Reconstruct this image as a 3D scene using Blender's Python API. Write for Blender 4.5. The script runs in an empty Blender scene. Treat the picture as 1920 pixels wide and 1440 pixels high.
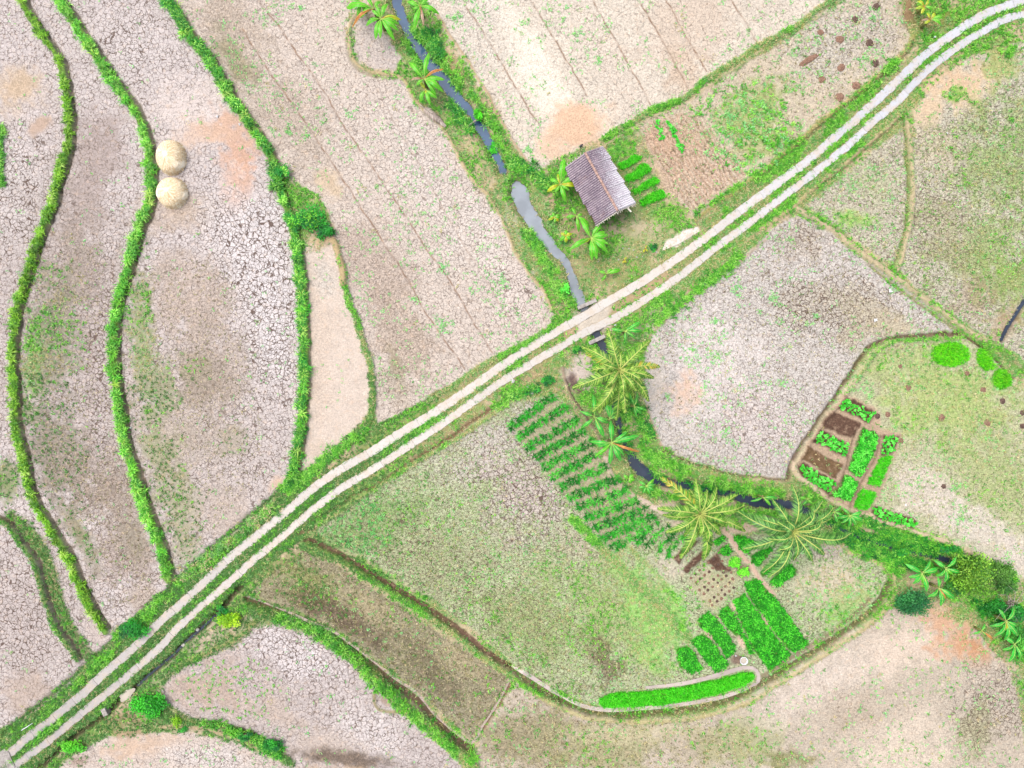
import bpy, math, random
import numpy as np
from mathutils import Vector, Matrix

random.seed(7)
rng = np.random.default_rng(11)
C = bpy.context.scene.collection
SC = bpy.context.scene

# ------------------------------------------------------------------ camera, sky, sun, exposure
CAM_H = 60.95
PXM = 21.0                                   # photograph pixels per metre on the ground
cam_d = bpy.data.cameras.new('camera')
cam_d.sensor_width = 36; cam_d.lens = 24; cam_d.clip_end = 8000
cam = bpy.data.objects.new('camera', cam_d); C.objects.link(cam)
cam.location = (0, 0, CAM_H); cam.rotation_euler = (0, 0, 0)
SC.camera = cam

SUN_EL, SUN_AZ = 66, 215                     # azimuth: direction the light comes from, measured like sky rotation
w = bpy.data.worlds.new('World'); SC.world = w; w.use_nodes = True
wn = w.node_tree; wn.nodes.clear()
sky = wn.nodes.new('ShaderNodeTexSky'); sky.sky_type = 'NISHITA'; sky.sun_disc = False
sky.sun_elevation = math.radians(SUN_EL); sky.sun_rotation = math.radians(-60)
sky.dust_density = 4.0; sky.ozone_density = 1.0
hs = wn.nodes.new('ShaderNodeHueSaturation'); hs.inputs['Saturation'].default_value = 0.42
bg = wn.nodes.new('ShaderNodeBackground'); bg.inputs['Strength'].default_value = 0.15
wo = wn.nodes.new('ShaderNodeOutputWorld')
wn.links.new(sky.outputs[0], hs.inputs['Color']); wn.links.new(hs.outputs[0], bg.inputs['Color'])
wn.links.new(bg.outputs[0], wo.inputs['Surface'])

sun_d = bpy.data.lights.new('sun', 'SUN'); sun_d.energy = 1.2; sun_d.angle = math.radians(38)
sun_d.color = (1.0, 0.955, 0.89)
sun = bpy.data.objects.new('sun', sun_d); C.objects.link(sun)
sd = Vector((-0.62, 0.30, 0)).normalized() * math.cos(math.radians(SUN_EL)) + Vector((0, 0, math.sin(math.radians(SUN_EL))))
sun.rotation_euler = sd.to_track_quat('Z', 'Y').to_euler()
SC.view_settings.view_transform = 'Standard'; SC.view_settings.look = 'None'
SC.view_settings.gamma = 1.0; SC.view_settings.exposure = 1.36
GAIN = 2.1                                  # picture value / albedo at this light, used to turn colours into albedo

# ------------------------------------------------------------------ helpers
def lin1(v):
    v = v / 255.0
    return v / 12.92 if v <= 0.04045 else ((v + 0.055) / 1.055) ** 2.4
def A(r, g, b, k=1.0):                       # albedo of a surface that looks like this under the flat daylight
    return tuple(min(0.85, lin1(x) / GAIN * k) for x in (r, g, b))
FOL_K = 1.75                                 # leaves shade each other, so a leaf is lighter than the mass it makes
def W(px, py, h=0.0):
    f = 1 - h / CAM_H
    return Vector(((px - 960) / PXM * f, (720 - py) / PXM * f, h))

def tag(o, label=None, cat=None, group=None, kind=None):
    if label: o['label'] = label
    if cat: o['category'] = cat
    if group: o['group'] = group
    if kind: o['kind'] = kind
    return o

def empty(name, loc, label=None, cat=None, group=None, rz=0):
    o = bpy.data.objects.new(name, None); C.objects.link(o)
    o.location = loc; o.rotation_euler = (0, 0, rz); o.empty_display_size = 0.2
    return tag(o, label, cat, group)

def np_mesh(name, V, F, mat, col=None, smooth=False):
    """V (n,3); F list of int arrays (m,3) or (m,4)."""
    me = bpy.data.meshes.new(name)
    V = np.asarray(V, dtype=np.float32)
    me.vertices.add(len(V)); me.vertices.foreach_set('co', V.ravel())
    F = [np.asarray(f, dtype=np.int32) for f in F if len(f)]
    loops = np.concatenate([f.ravel() for f in F])
    tot = np.concatenate([np.full(len(f), f.shape[1], dtype=np.int32) for f in F])
    start = np.concatenate([[0], np.cumsum(tot)[:-1]]).astype(np.int32)
    me.loops.add(len(loops)); me.loops.foreach_set('vertex_index', loops)
    me.polygons.add(len(tot)); me.polygons.foreach_set('loop_start', start); me.polygons.foreach_set('loop_total', tot)
    me.polygons.foreach_set('use_smooth', np.full(len(tot), bool(smooth)))
    if col is not None:
        at = me.color_attributes.new('Col', 'FLOAT_COLOR', 'POINT')
        c4 = np.ones((len(V), 4), dtype=np.float32); c4[:, :3] = col
        at.data.foreach_set('color', c4.ravel())
    me.update(calc_edges=True)
    if mat: me.materials.append(mat)
    return me

def link(name, me, parent=None, loc=(0, 0, 0), rz=0):
    o = bpy.data.objects.new(name, me); C.objects.link(o)
    o.location = loc; o.rotation_euler = (0, 0, rz)
    if parent: o.parent = parent
    return o

class MB:
    """collects shapes into one mesh"""
    def __init__(s): s.v = []; s.f = []
    def add(s, vs, fs):
        n = len(s.v); s.v += [tuple(v) for v in vs]; s.f += [tuple(i + n for i in f) for f in fs]
    def tube(s, pts, rad, seg=8, cap=True):
        pts = [Vector(p) for p in pts]
        rad = rad if hasattr(rad, '__len__') else [rad] * len(pts)
        vs = []
        for i, p in enumerate(pts):
            d = (pts[min(i + 1, len(pts) - 1)] - pts[max(i - 1, 0)]).normalized()
            a = d.cross(Vector((0, 0, 1)))
            if a.length < 1e-3: a = Vector((1, 0, 0))
            a.normalize(); b = d.cross(a)
            for k in range(seg):
                t = 2 * math.pi * k / seg
                vs.append(p + a * math.cos(t) * rad[i] + b * math.sin(t) * rad[i])
        fs = []
        for i in range(len(pts) - 1):
            for k in range(seg):
                k2 = (k + 1) % seg
                fs.append((i * seg + k, i * seg + k2, (i + 1) * seg + k2, (i + 1) * seg + k))
        if cap:
            fs.append(tuple(range(seg))[::-1]); fs.append(tuple((len(pts) - 1) * seg + k for k in range(seg)))
        s.add(vs, fs)
    def box(s, c, size, rz=0.0):
        x, y, z = (q / 2 for q in size); R = Matrix.Rotation(rz, 3, 'Z')
        vs = [Vector(c) + R @ Vector((sx * x, sy * y, sz * z)) for sz in (-1, 1) for sx, sy in ((-1, -1), (1, -1), (1, 1), (-1, 1))]
        s.add(vs, [(3, 2, 1, 0), (4, 5, 6, 7), (0, 1, 5, 4), (1, 2, 6, 5), (2, 3, 7, 6), (3, 0, 4, 7)])
    def build(s, name, mat, parent=None, smooth=False, bevel=0.0, loc=(0, 0, 0), rz=0):
        me = bpy.data.meshes.new(name); me.from_pydata(s.v, [], s.f)
        if smooth: me.polygons.foreach_set('use_smooth', [True] * len(me.polygons))
        me.materials.append(mat); me.update()
        o = link(name, me, parent, loc, rz)
        if bevel:
            m = o.modifiers.new('bevel', 'BEVEL'); m.width = bevel; m.segments = 2
        return o

def spline(pts, step=6.0):
    """Catmull-Rom through the points, then even steps"""
    P = np.array(pts, dtype=float); n = len(P)
    if n < 3:
        L = np.linalg.norm(P[-1] - P[0]); t = np.linspace(0, 1, max(2, int(L / step)))[:, None]
        return P[0] * (1 - t) + P[-1] * t
    E = np.vstack([2 * P[0] - P[1], P, 2 * P[-1] - P[-2]]); out = []
    for i in range(1, n):
        p0, p1, p2, p3 = E[i - 1], E[i], E[i + 1], E[i + 2]
        m = max(2, int(np.linalg.norm(p2[:2] - p1[:2]) / step)); t = np.linspace(0, 1, m, endpoint=False)[:, None]
        out.append(0.5 * ((2 * p1) + (-p0 + p2) * t + (2 * p0 - 5 * p1 + 4 * p2 - p3) * t ** 2 + (-p0 + 3 * p1 - 3 * p2 + p3) * t ** 3))
    out.append(P[-1][None]); return np.vstack(out)

# ------------------------------------------------------------------ node materials
def new_mat(name):
    m = bpy.data.materials.new(name); m.use_nodes = True
    nt = m.node_tree; nt.nodes.clear()
    return m, nt
class NT:
    def __init__(s, nt): s.nt = nt
    def n(s, t, **kw):
        nd = s.nt.nodes.new(t)
        for k, v in kw.items(): setattr(nd, k, v)
        return nd
    def set(s, nd, i, v):
        if hasattr(v, 'is_output') or hasattr(v, 'links'): s.nt.links.new(v, nd.inputs[i])
        elif v is not None: nd.inputs[i].default_value = v
    def math(s, op, a, b=None, c=None, clamp=False):
        nd = s.n('ShaderNodeMath', operation=op); nd.use_clamp = clamp
        for i, v in enumerate((a, b, c)):
            if v is not None: s.set(nd, i, v)
        return nd.outputs[0]
    def mix(s, f, a, b, mode='MIX'):
        nd = s.n('ShaderNodeMix', data_type='RGBA', blend_type=mode)
        s.set(nd, 0, f)
        for i, v in ((6, a), (7, b)):
            if isinstance(v, tuple): v = (*v[:3], 1)
            s.set(nd, i, v)
        return nd.outputs[2]
    def noise(s, vec, scale, detail=3, rough=0.6, out=0):
        nd = s.n('ShaderNodeTexNoise'); s.set(nd, 'Vector', vec); nd.inputs['Scale'].default_value = scale
        nd.inputs['Detail'].default_value = detail; nd.inputs['Roughness'].default_value = rough
        return nd.outputs[out]
    def vor(s, vec, scale, feature='DISTANCE_TO_EDGE', out='Distance', rnd=1.0):
        nd = s.n('ShaderNodeTexVoronoi', feature=feature); s.set(nd, 'Vector', vec); nd.inputs['Scale'].default_value = scale
        nd.inputs['Randomness'].default_value = rnd
        return nd.outputs[out]
    def ramp(s, v, a, b, inv=False):
        nd = s.n('ShaderNodeMapRange'); nd.clamp = True; nd.interpolation_type = 'SMOOTHSTEP'
        s.set(nd, 0, v); s.set(nd, 1, a); s.set(nd, 2, b)
        nd.inputs[3].default_value = 1.0 if inv else 0.0; nd.inputs[4].default_value = 0.0 if inv else 1.0
        return nd.outputs[0]
    def attr(s, name, out='Color'):
        nd = s.n('ShaderNodeAttribute'); nd.attribute_name = name; return nd.outputs[out]
    def coord(s): return s.n('ShaderNodeTexCoord').outputs['Object']
    def vmath(s, op, a, b):
        nd = s.n('ShaderNodeVectorMath', operation=op); s.set(nd, 0, a); s.set(nd, 1, b); return nd.outputs[0]
    def bsdf(s, col, rough=0.8, spec=0.3, bump=None, bstr=0.3, bdist=0.05, transl=0.0, **kw):
        p = s.n('ShaderNodeBsdfPrincipled'); s.set(p, 'Base Color', col if not isinstance(col, tuple) else (*col[:3], 1))
        s.set(p, 'Roughness', rough); s.set(p, 'Specular IOR Level', spec)
        for k, v in kw.items(): s.set(p, k, v)
        if bump is not None:
            b = s.n('ShaderNodeBump'); b.inputs['Strength'].default_value = bstr; b.inputs['Distance'].default_value = bdist
            s.set(b, 'Height', bump); s.set(p, 'Normal', b.outputs[0])
        o = s.n('ShaderNodeOutputMaterial'); sh = p.outputs[0]
        if transl:
            t = s.n('ShaderNodeBsdfTranslucent'); s.set(t, 'Color', col if not isinstance(col, tuple) else (*col[:3], 1))
            m = s.n('ShaderNodeMixShader'); m.inputs[0].default_value = transl
            s.nt.links.new(sh, m.inputs[1]); s.nt.links.new(t.outputs[0], m.inputs[2]); sh = m.outputs[0]
        s.nt.links.new(sh, o.inputs['Surface']); return p

def simple_mat(name, c1, c2=None, scale=6.0, rough=0.8, spec=0.25, bstr=0.3, bdist=0.03, transl=0.0, stretch=None, detail=4):
    m, nt = new_mat(name); T = NT(nt); v = T.coord()
    if stretch: v = T.vmath('MULTIPLY', v, stretch)
    f = T.noise(v, scale, detail, 0.65)
    col = T.mix(T.ramp(f, 0.35, 0.65), c1, c2 or tuple(x * 0.7 for x in c1))
    T.bsdf(col, rough, spec, f, bstr, bdist, transl); return m

def foliage_mat(name, transl=0.3):
    m, nt = new_mat(name); T = NT(nt)
    f = T.noise(T.coord(), 9.0, 2)
    col = T.mix(T.math('MULTIPLY', f, 0.35), T.attr('Col'), (0.0, 0.0, 0.0), 'SOFT_LIGHT')
    T.bsdf(col, 0.55, 0.3, transl=transl); return m
M_FOL = foliage_mat('foliage')
M_WOOD = simple_mat('weathered_wood', A(190, 180, 165), A(130, 115, 100), 5, stretch=(1, 1, 1))
M_BARK = simple_mat('bark', A(150, 135, 115), A(95, 85, 70), 8, bstr=0.6)
M_CONC = simple_mat('concrete', A(190, 182, 176), A(146, 138, 132), 3, bstr=0.2)
M_WHITE = simple_mat('white_plastic', A(250, 250, 252, 1.15), A(225, 228, 235), 12, rough=0.45, bstr=0.3)
M_STONE = simple_mat('pale_stone', A(225, 222, 218), A(170, 165, 160), 8, bstr=0.5)
M_HEAP = simple_mat('turned_soil', A(172, 134, 112), A(126, 94, 78), 14, bstr=0.9, bdist=0.06)
M_HEAPD = simple_mat('dark_turned_soil', A(124, 98, 86), A(86, 66, 58), 14, bstr=0.9, bdist=0.06)

# ------------------------------------------------------------------ terrain fields, in photograph pixels
STEP = 2.35
fx = np.arange(-90, 2010 + STEP, STEP); fy = np.arange(-90, 1530 + STEP, STEP)
far = np.array([150., 500, 1500, 5000, 16000, 60000])
xs = np.concatenate([fx[0] - far[::-1], fx, fx[-1] + far]); ys = np.concatenate([fy[0] - far[::-1], fy, fy[-1] + far])
NX, NY = len(xs), len(ys)
GX, GY = np.meshgrid(xs.astype(np.float32), ys.astype(np.float32))

def vnoise(X, Y, cell, seed, octaves=3):
    out = np.zeros_like(X, dtype=np.float32); amp = 1.0; tot = 0
    for o in range(octaves):
        r = np.random.default_rng(seed * 31 + o); T = r.random((256, 256)).astype(np.float32)
        u = X / cell; v = Y / cell; i = np.floor(u).astype(np.int64); j = np.floor(v).astype(np.int64)
        a = (u - i).astype(np.float32); b = (v - j).astype(np.float32); a = a * a * (3 - 2 * a); b = b * b * (3 - 2 * b)
        i0, i1, j0, j1 = i % 256, (i + 1) % 256, j % 256, (j + 1) % 256
        out += amp * ((T[j0, i0] * (1 - a) + T[j0, i1] * a) * (1 - b) + (T[j1, i0] * (1 - a) + T[j1, i1] * a) * b)
        tot += amp; amp *= 0.55; cell = cell / 2.1
    return out / tot
N1 = vnoise(GX, GY, 60, 1, 4); N2 = vnoise(GX, GY, 22, 2, 3); N3 = vnoise(GX, GY, 160, 3, 3); N4 = vnoise(GX, GY, 9, 4, 2)
N5 = vnoise(GX, GY, 34, 5, 4)
JX = GX + (N2 - 0.5) * 9 + (N4 - 0.5) * 5; JY = GY + (vnoise(GX, GY, 22, 6, 3) - 0.5) * 9 + (vnoise(GX, GY, 9, 7, 2) - 0.5) * 5

def window(x0, y0, x1, y1):
    i0, i1 = np.searchsorted(xs, [x0, x1]); j0, j1 = np.searchsorted(ys, [y0, y1])
    return slice(max(j0 - 1, 0), min(j1 + 1, NY)), slice(max(i0 - 1, 0), min(i1 + 1, NX))
def sstep(x, a, b):
    t = np.clip((x - a) / (b - a), 0, 1); return t * t * (3 - 2 * t)
def seg_dist(X, Y, P, signed=False, param=False):
    """distance to polyline; also the sign (positive = right of travel on the picture) and fractional vertex index"""
    best = np.full(X.shape, 1e18, dtype=np.float32); sg = np.zeros(X.shape, dtype=np.float32); pr = np.zeros(X.shape, dtype=np.float32)
    for k in range(len(P) - 1):
        ax, ay = P[k][:2]; bx, by = P[k + 1][:2]; dx, dy = bx - ax, by - ay; L2 = dx * dx + dy * dy + 1e-9
        t = np.clip(((X - ax) * dx + (Y - ay) * dy) / L2, 0, 1)
        ex = X - (ax + t * dx); ey = Y - (ay + t * dy); d = ex * ex + ey * ey
        m = d < best; best[m] = d[m]
        if signed: sg[m] = np.sign(dy * ex - dx * ey)[m]
        if param: pr[m] = (k + t)[m]
    return np.sqrt(best), sg, pr
def poly_in(X, Y, P):
    ins = np.zeros(X.shape, dtype=bool); n = len(P)
    for k in range(n):
        ax, ay = P[k]; bx, by = P[(k + 1) % n]
        if ay == by: continue
        c = ((ay > Y) != (by > Y)) & (X < (bx - ax) * (Y - ay) / (by - ay) + ax); ins ^= c
    return ins
def poly_mask(P, soft=7, jit=True, pad=25):
    P = [tuple(map(float, p)) for p in P]
    x0 = min(p[0] for p in P) - pad; x1 = max(p[0] for p in P) + pad; y0 = min(p[1] for p in P) - pad; y1 = max(p[1] for p in P) + pad
    wy, wx = window(x0, y0, x1, y1)
    X = (JX if jit else GX)[wy, wx]; Y = (JY if jit else GY)[wy, wx]
    d, _, _ = seg_dist(X, Y, P + [P[0]]); s = np.where(poly_in(X, Y, P), d, -d)
    return (wy, wx), sstep(s, -soft / 2, soft / 2).astype(np.float32), s
def line_mask(P, width, soft=5, jit=0.6, step=14):
    Q = spline(P, step); wv = np.asarray(width, dtype=float)
    wmax = wv.max() if wv.ndim else float(wv)
    pad = wmax + soft + 14
    wy, wx = window(Q[:, 0].min() - pad, Q[:, 1].min() - pad, Q[:, 0].max() + pad, Q[:, 1].max() + pad)
    X = GX[wy, wx] + (JX[wy, wx] - GX[wy, wx]) * jit; Y = GY[wy, wx] + (JY[wy, wx] - GY[wy, wx]) * jit
    d, sg, _ = seg_dist(X, Y, Q, signed=True)
    return (wy, wx), sstep(d, wmax / 2 + soft / 2, wmax / 2 - soft / 2).astype(np.float32), d * sg
def blob_mask(cx, cy, rx, ry, rot=0, rag=0.5, seed=0):
    R = max(rx, ry) * 1.9
    wy, wx = window(cx - R, cy - R, cx + R, cy + R); X = GX[wy, wx] - cx; Y = GY[wy, wx] - cy
    c, s = math.cos(math.radians(rot)), math.sin(math.radians(rot))
    u = (X * c + Y * s) / rx; v = (-X * s + Y * c) / ry
    d = np.sqrt(u * u + v * v) + (N5[wy, wx] - 0.5) * 2 * rag * 1.3 + (N4[wy, wx] - 0.5) * rag * 1.5
    return (wy, wx), sstep(d, 1.38, 0.32 + .2 * (rag < .36)).astype(np.float32)

sh = GX.shape
COL = np.zeros(sh + (3,), np.float32); CRK = np.zeros(sh, np.float32); GRS = np.zeros(sh, np.float32); STB = np.zeros(sh, np.float32)
Z = np.zeros(sh, np.float32); VG = np.zeros(sh, np.float32); WD = np.zeros(sh, np.float32)
def paint(win, m, col=None, crk=None, grs=None, stb=None, vg=None, wd=None, k=1.0):
    m = np.clip(m * k, 0, 1)
    if col is not None:
        r_c, g_c, b_c = col
        col = (r_c * .985, min(g_c * 1.01, 255), min(255, b_c * .98)) if g_c >= r_c - 6 else (r_c * .99, g_c, min(255, b_c * 1.012))
        COL[win] += (np.array(A(*col), np.float32) - COL[win]) * m[..., None]
    for arr, v in ((CRK, crk), (GRS, grs), (STB, stb), (VG, vg), (WD, wd)):
        if v is not None: arr[win] += (v - arr[win]) * m

ALL = (slice(0, NY), slice(0, NX)); one = np.ones(sh, np.float32)
# default ground: verge and bank grass on tan earth
paint(ALL, one, (140, 152, 98), 0.0, 0.55, 0.4, 36, 0)
paint(ALL, sstep(N1, 0.50, 0.66), (196, 176, 142), 0.0, 0.2, 0.5, 14)
paint(ALL, sstep(N5, 0.55, 0.7) * 0.7, (104, 142, 66), 0.0, 0.7, 0.3, 60)

H1 = [(36, -60), (43, 0), (63, 40), (90, 80), (113, 113), (125, 160), (131, 200), (133, 233), (130, 273), (117, 320), (100, 383), (80, 433), (64, 480), (47, 540), (34, 580), (28, 630), (26, 680), (29, 730), (30, 780), (34, 813), (44, 847), (54, 897), (70, 947), (83, 967), (107, 1007), (130, 1043), (150, 1093), (170, 1133), (199, 1182)]
H2 = [(95, -60), (113, 0), (140, 40), (160, 73), (187, 110), (217, 157), (247, 197), (267, 230), (277, 267), (283, 307), (285, 350), (280, 387), (267, 417), (252, 467), (246, 490), (233, 533), (221, 577), (215, 623), (214, 673), (220, 720), (228, 773), (234, 813), (247, 863), (263, 913), (278, 957), (300, 1013), (312, 1060), (316, 1085)]
H3 = [(285, -60), (313, 0), (337, 37), (363, 77), (393, 113), (413, 147), (437, 187), (467, 230), (493, 267), (515, 307), (522, 350), (540, 393), (553, 433), (559, 480), (567, 547), (570, 613), (572, 680), (570, 747), (564, 813), (554, 873), (543, 907)]
H5 = [(630, 455), (641, 500), (650, 553), (667, 593), (683, 647), (696, 687), (700, 730), (698, 773), (680, 807), (653, 833)]
H6 = [(-60, 950), (0, 975), (20, 990), (43, 1020), (67, 1057), (80, 1100), (90, 1140), (103, 1173), (130, 1210), (147, 1237)]
HTOP = [(1130, 262), (1180, 232), (1215, 210), (1280, 184), (1327, 148), (1373, 118), (1423, 84), (1480, 58), (1527, 22), (1565, -5), (1620, -60)]
RUP = [(2010, -35), (1960, -16), (1910, 3), (1863, 20), (1820, 42), (1790, 62), (1753, 88), (1717, 118), (1677, 157), (1640, 192), (1600, 228), (1553, 268), (1507, 307), (1447, 352), (1393, 392), (1337, 435), (1280, 477), (1220, 518), (1173, 547), (1120, 577), (1083, 599), (1033, 628), (983, 658), (933, 692), (887, 724), (840, 757), (787, 790), (733, 823), (683, 855), (640, 880), (587, 916), (535, 961), (480, 1006), (430, 1047), (393, 1083), (353, 1120), (300, 1167), (253, 1213), (200, 1260), (153, 1303), (100, 1347), (60, 1377), (20, 1411), (-40, 1462), (-90, 1505)]
RLO = [(2010, 2), (1960, 14), (1920, 27), (1880, 38), (1840, 60), (1807, 80), (1773, 104), (1740, 131), (1707, 164), (1673, 198), (1633, 232), (1590, 272), (1547, 307), (1500, 344), (1447, 386), (1393, 427), (1340, 466), (1280, 515), (1220, 555), (1173, 585), (1133, 606), (1087, 628), (1033, 660), (983, 690), (933, 720), (887, 753), (840, 787), (787, 823), (733, 858), (683, 890), (640, 915), (582, 959), (533, 1003), (483, 1043), (433, 1088), (377, 1137), (333, 1178), (293, 1220), (247, 1260), (200, 1300), (150, 1340), (100, 1382), (50, 1418), (20, 1442), (-50, 1500)]
STREAM = [(735, -60, 18), (743, 5, 18), (763, 50, 20), (780, 83, 22), (807, 117, 25), (830, 143, 25), (847, 170, 24), (867, 193, 21), (887, 213, 17), (903, 240, 24), (913, 260, 20), (930, 287, 17), (943, 317, 15)]
POOL = [(968, 346, 17), (971, 352, 30), (976, 363, 37), (983, 383, 31), (1000, 410, 25), (1017, 437, 24), (1037, 463, 20), (1057, 485, 14), (1070, 510, 16), (1080, 540, 20), (1091, 568, 20), (1098, 580, 20)]
STREAM2 = [(1118, 625, 18), (1130, 645, 17), (1142, 690, 15), (1150, 740, 15), (1160, 790, 16), (1180, 843, 18), (1193, 870, 22), (1220, 893, 27), (1250, 905, 22), (1300, 915, 16), (1350, 922, 15), (1376, 929, 17), (1403, 939, 16), (1420, 943, 17), (1449, 947, 18), (1487, 950, 18), (1512, 958, 13), (1547, 977, 15), (1574, 988, 14), (1613, 1007, 19), (1680, 1027, 17), (1747, 1043, 17), (1803, 1060, 14), (1845, 1082, 10)]

STREAM2 = [(x, y, w_ * (.72 if x < 1340 else .8 if x < 1520 else .6)) for x, y, w_ in STREAM2]
STREAM = [(x, y, w_ * .84) for x, y, w_ in STREAM]; POOL = [(x, y, w_ * (.88 if y < 430 else .78)) for x, y, w_ in POOL]
E = -600; R_ = 2600; B_ = 2100
F_LEFT = [(E, E), (305, E), (313, 0), (393, 113), (467, 230), (517, 307), (535, 390), (556, 470), (568, 560), (571, 680), (563, 815), (545, 905), (525, 916), (470, 968), (400, 1030), (345, 1075), (320, 1090), (300, 1130), (250, 1158), (212, 1180), (205, 1205), (165, 1240), (140, 1270), (125, 1292), (85, 1322), (40, 1345), (0, 1368), (-60, 1410), (E, 1800)]
F_PALE = [(560, 480), (600, 470), (632, 455), (648, 560), (670, 612), (690, 680), (694, 730), (688, 775), (665, 808), (600, 860), (565, 888), (552, 880), (565, 815), (572, 700), (570, 600)]
F_RIDGE = [(305, E), (640, E), (655, -20), (650, 75), (657, 112), (673, 130), (707, 145), (752, 150), (767, 170), (783, 198), (827, 238), (853, 284), (883, 338), (907, 364), (930, 394), (967, 478), (993, 520), (1017, 545), (1040, 588), (1023, 616), (973, 646), (907, 680), (840, 722), (773, 765), (707, 800), (702, 730), (694, 680), (675, 610), (655, 560), (632, 455), (628, 430), (600, 370), (537, 330), (517, 300), (467, 222), (393, 105), (313, -5)]
F_LOOP = [(674, 32), (700, 35), (730, 70), (752, 110), (738, 132), (700, 129), (676, 117), (664, 98), (666, 60)]
F_TOP = [(795, E), (800, 0), (817, 30), (840, 67), (873, 117), (907, 173), (930, 220), (960, 267), (993, 320), (1005, 325), (1040, 298), (1073, 284), (1133, 258), (1173, 232), (1207, 212), (1280, 184), (1327, 148), (1373, 118), (1423, 84), (1480, 57), (1527, 21), (1560, 0), (1700, -120), (1700, E)]
F_STUB = [(1198, 238), (1215, 222), (1290, 190), (1380, 130), (1480, 72), (1580, 2), (1620, -60), (1690, -60), (1690, 0), (1698, 48), (1708, 66), (1690, 95), (1640, 142), (1580, 190), (1510, 247), (1440, 306), (1380, 352), (1340, 378), (1308, 405), (1290, 400), (1262, 362), (1228, 300)]
F_TRI = [(1513, 384), (1560, 350), (1620, 300), (1692, 240), (1700, 333), (1697, 417), (1680, 482), (1672, 497), (1640, 478), (1570, 425)]
F_FARR = [(1712, 240), (1715, 205), (1760, 150), (1800, 115), (1860, 95), (1940, 70), (R_, -100), (R_, 1000), (1960, 700), (1905, 665), (1830, 620), (1770, 578), (1720, 540), (1685, 505), (1705, 420), (1712, 300)]
F_MID = [(1498, 405), (1560, 440), (1640, 502), (1700, 545), (1760, 590), (1797, 620), (1720, 627), (1660, 633), (1622, 655), (1600, 690), (1560, 750), (1520, 805), (1490, 850), (1474, 897), (1440, 893), (1380, 886), (1300, 866), (1243, 838), (1226, 800), (1212, 760), (1207, 700), (1212, 645), (1250, 595), (1300, 552), (1400, 475), (1465, 415)]
F_RLOW = [(1655, 646), (1720, 638), (1810, 634), (1860, 668), (1905, 715), (1960, 760), (R_, 1000), (R_, 1400), (1990, 1120), (1915, 1080), (1850, 1043), (1780, 1012), (1725, 992), (1640, 962), (1560, 922), (1500, 895), (1488, 875), (1505, 835), (1550, 770), (1590, 715), (1620, 680)]
F_MAIN = [(592, 1000), (600, 985), (660, 942), (720, 902), (790, 857), (870, 803), (950, 757), (1010, 745), (1040, 738), (1062, 762), (1085, 792), (1105, 822), (1122, 855), (1137, 885), (1165, 920), (1230, 950), (1290, 985), (1345, 1000), (1480, 1005), (1580, 1032), (1652, 1060), (1668, 1090), (1655, 1120), (1600, 1166), (1530, 1210), (1470, 1248), (1420, 1280), (1300, 1316), (1150, 1330), (1100, 1318), (1040, 1292), (970, 1250), (900, 1192), (800, 1118), (700, 1055), (630, 1018)]
F_STRIP = [(472, 1108), (520, 1063), (570, 1032), (620, 1052), (700, 1100), (800, 1167), (900, 1237), (958, 1270), (930, 1320), (885, 1388), (840, 1348), (785, 1298), (700, 1230), (640, 1187), (560, 1145), (500, 1127)]
F_BOT = [(900, 1385), (965, 1280), (1050, 1318), (1120, 1346), (1200, 1352), (1330, 1338), (1430, 1298), (1520, 1238), (1600, 1186), (1672, 1140), (1750, 1152), (1830, 1180), (1878, 1240), (1908, 1290), (1915, 1350), (1940, 1500), (R_, B_), (850, B_), (885, 1440)]
F_BL = [(478, 1178), (530, 1173), (580, 1192), (630, 1222), (690, 1272), (715, 1300), (750, 1335), (800, 1366), (850, 1412), (885, 1470), (870, 1600), (545, 1600), (535, 1425), (500, 1392), (440, 1362), (370, 1347), (315, 1322), (303, 1292), (332, 1262), (390, 1232), (440, 1212)]
F_BL2 = [(140, 1410), (200, 1384), (280, 1374), (360, 1374), (440, 1390), (515, 1425), (540, 1440), (540, 1600), (60, 1600), (110, 1440)]

def field(P, *a, soft=7, **kw):
    wn_, m, s = poly_mask(P, soft); paint(wn_, m, *a, **kw)
def blob(cx, cy, rx, ry, rot=0, rag=0.5, k=0.85, **kw):
    wn_, m = blob_mask(cx, cy, rx, ry, rot, rag); paint(wn_, m, k=k, **kw)

field(F_LEFT, (212, 199, 193), 0.8, 0.02, 0.2, 0, 0.5)
field(F_PALE, (214, 196, 180), 0.22, 0.0, 0.3, 0, 0.5)
field(F_RIDGE, (214, 198, 184), 0.62, 0.06, 0.35, 0, 3.0)
field(F_LOOP, (203, 188, 178), 0.45, 0.02, 0.5, 0, 0.5)
field(F_TOP, (222, 208, 190), 0.5, 0.06, 0.35, 0, 3.0)
field(F_STUB, (204, 188, 164), 0.35, 0.2, 0.6, 1, 4)
field(F_TRI, (204, 195, 172), 0.7, 0.22, 0.5, 1, 4)
field(F_FARR, (204, 196, 174), 0.75, 0.34, 0.6, 1, 2)
field(F_MID, (210, 200, 190), 0.66, 0.14, 0.45, 0, 3)
field(F_RLOW, (196, 190, 160), 0.55, 0.36, 0.65, 1, 3)
field(F_MAIN, (190, 192, 160), 0.75, 0.46, 0.6, 2, 2)
field(F_STRIP, (158, 148, 120), 0.5, 0.35, 1.0, 2, 1)
field(F_BOT, (196, 181, 162), 0.35, 0.12, 0.5, 1, 2)
field(F_BL, (204, 190, 184), 0.7, 0.02, 0.3, 0, 1)
field(F_BL2, (212, 195, 182), 0.6, 0.05, 0.3, 0, 2)

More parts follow.
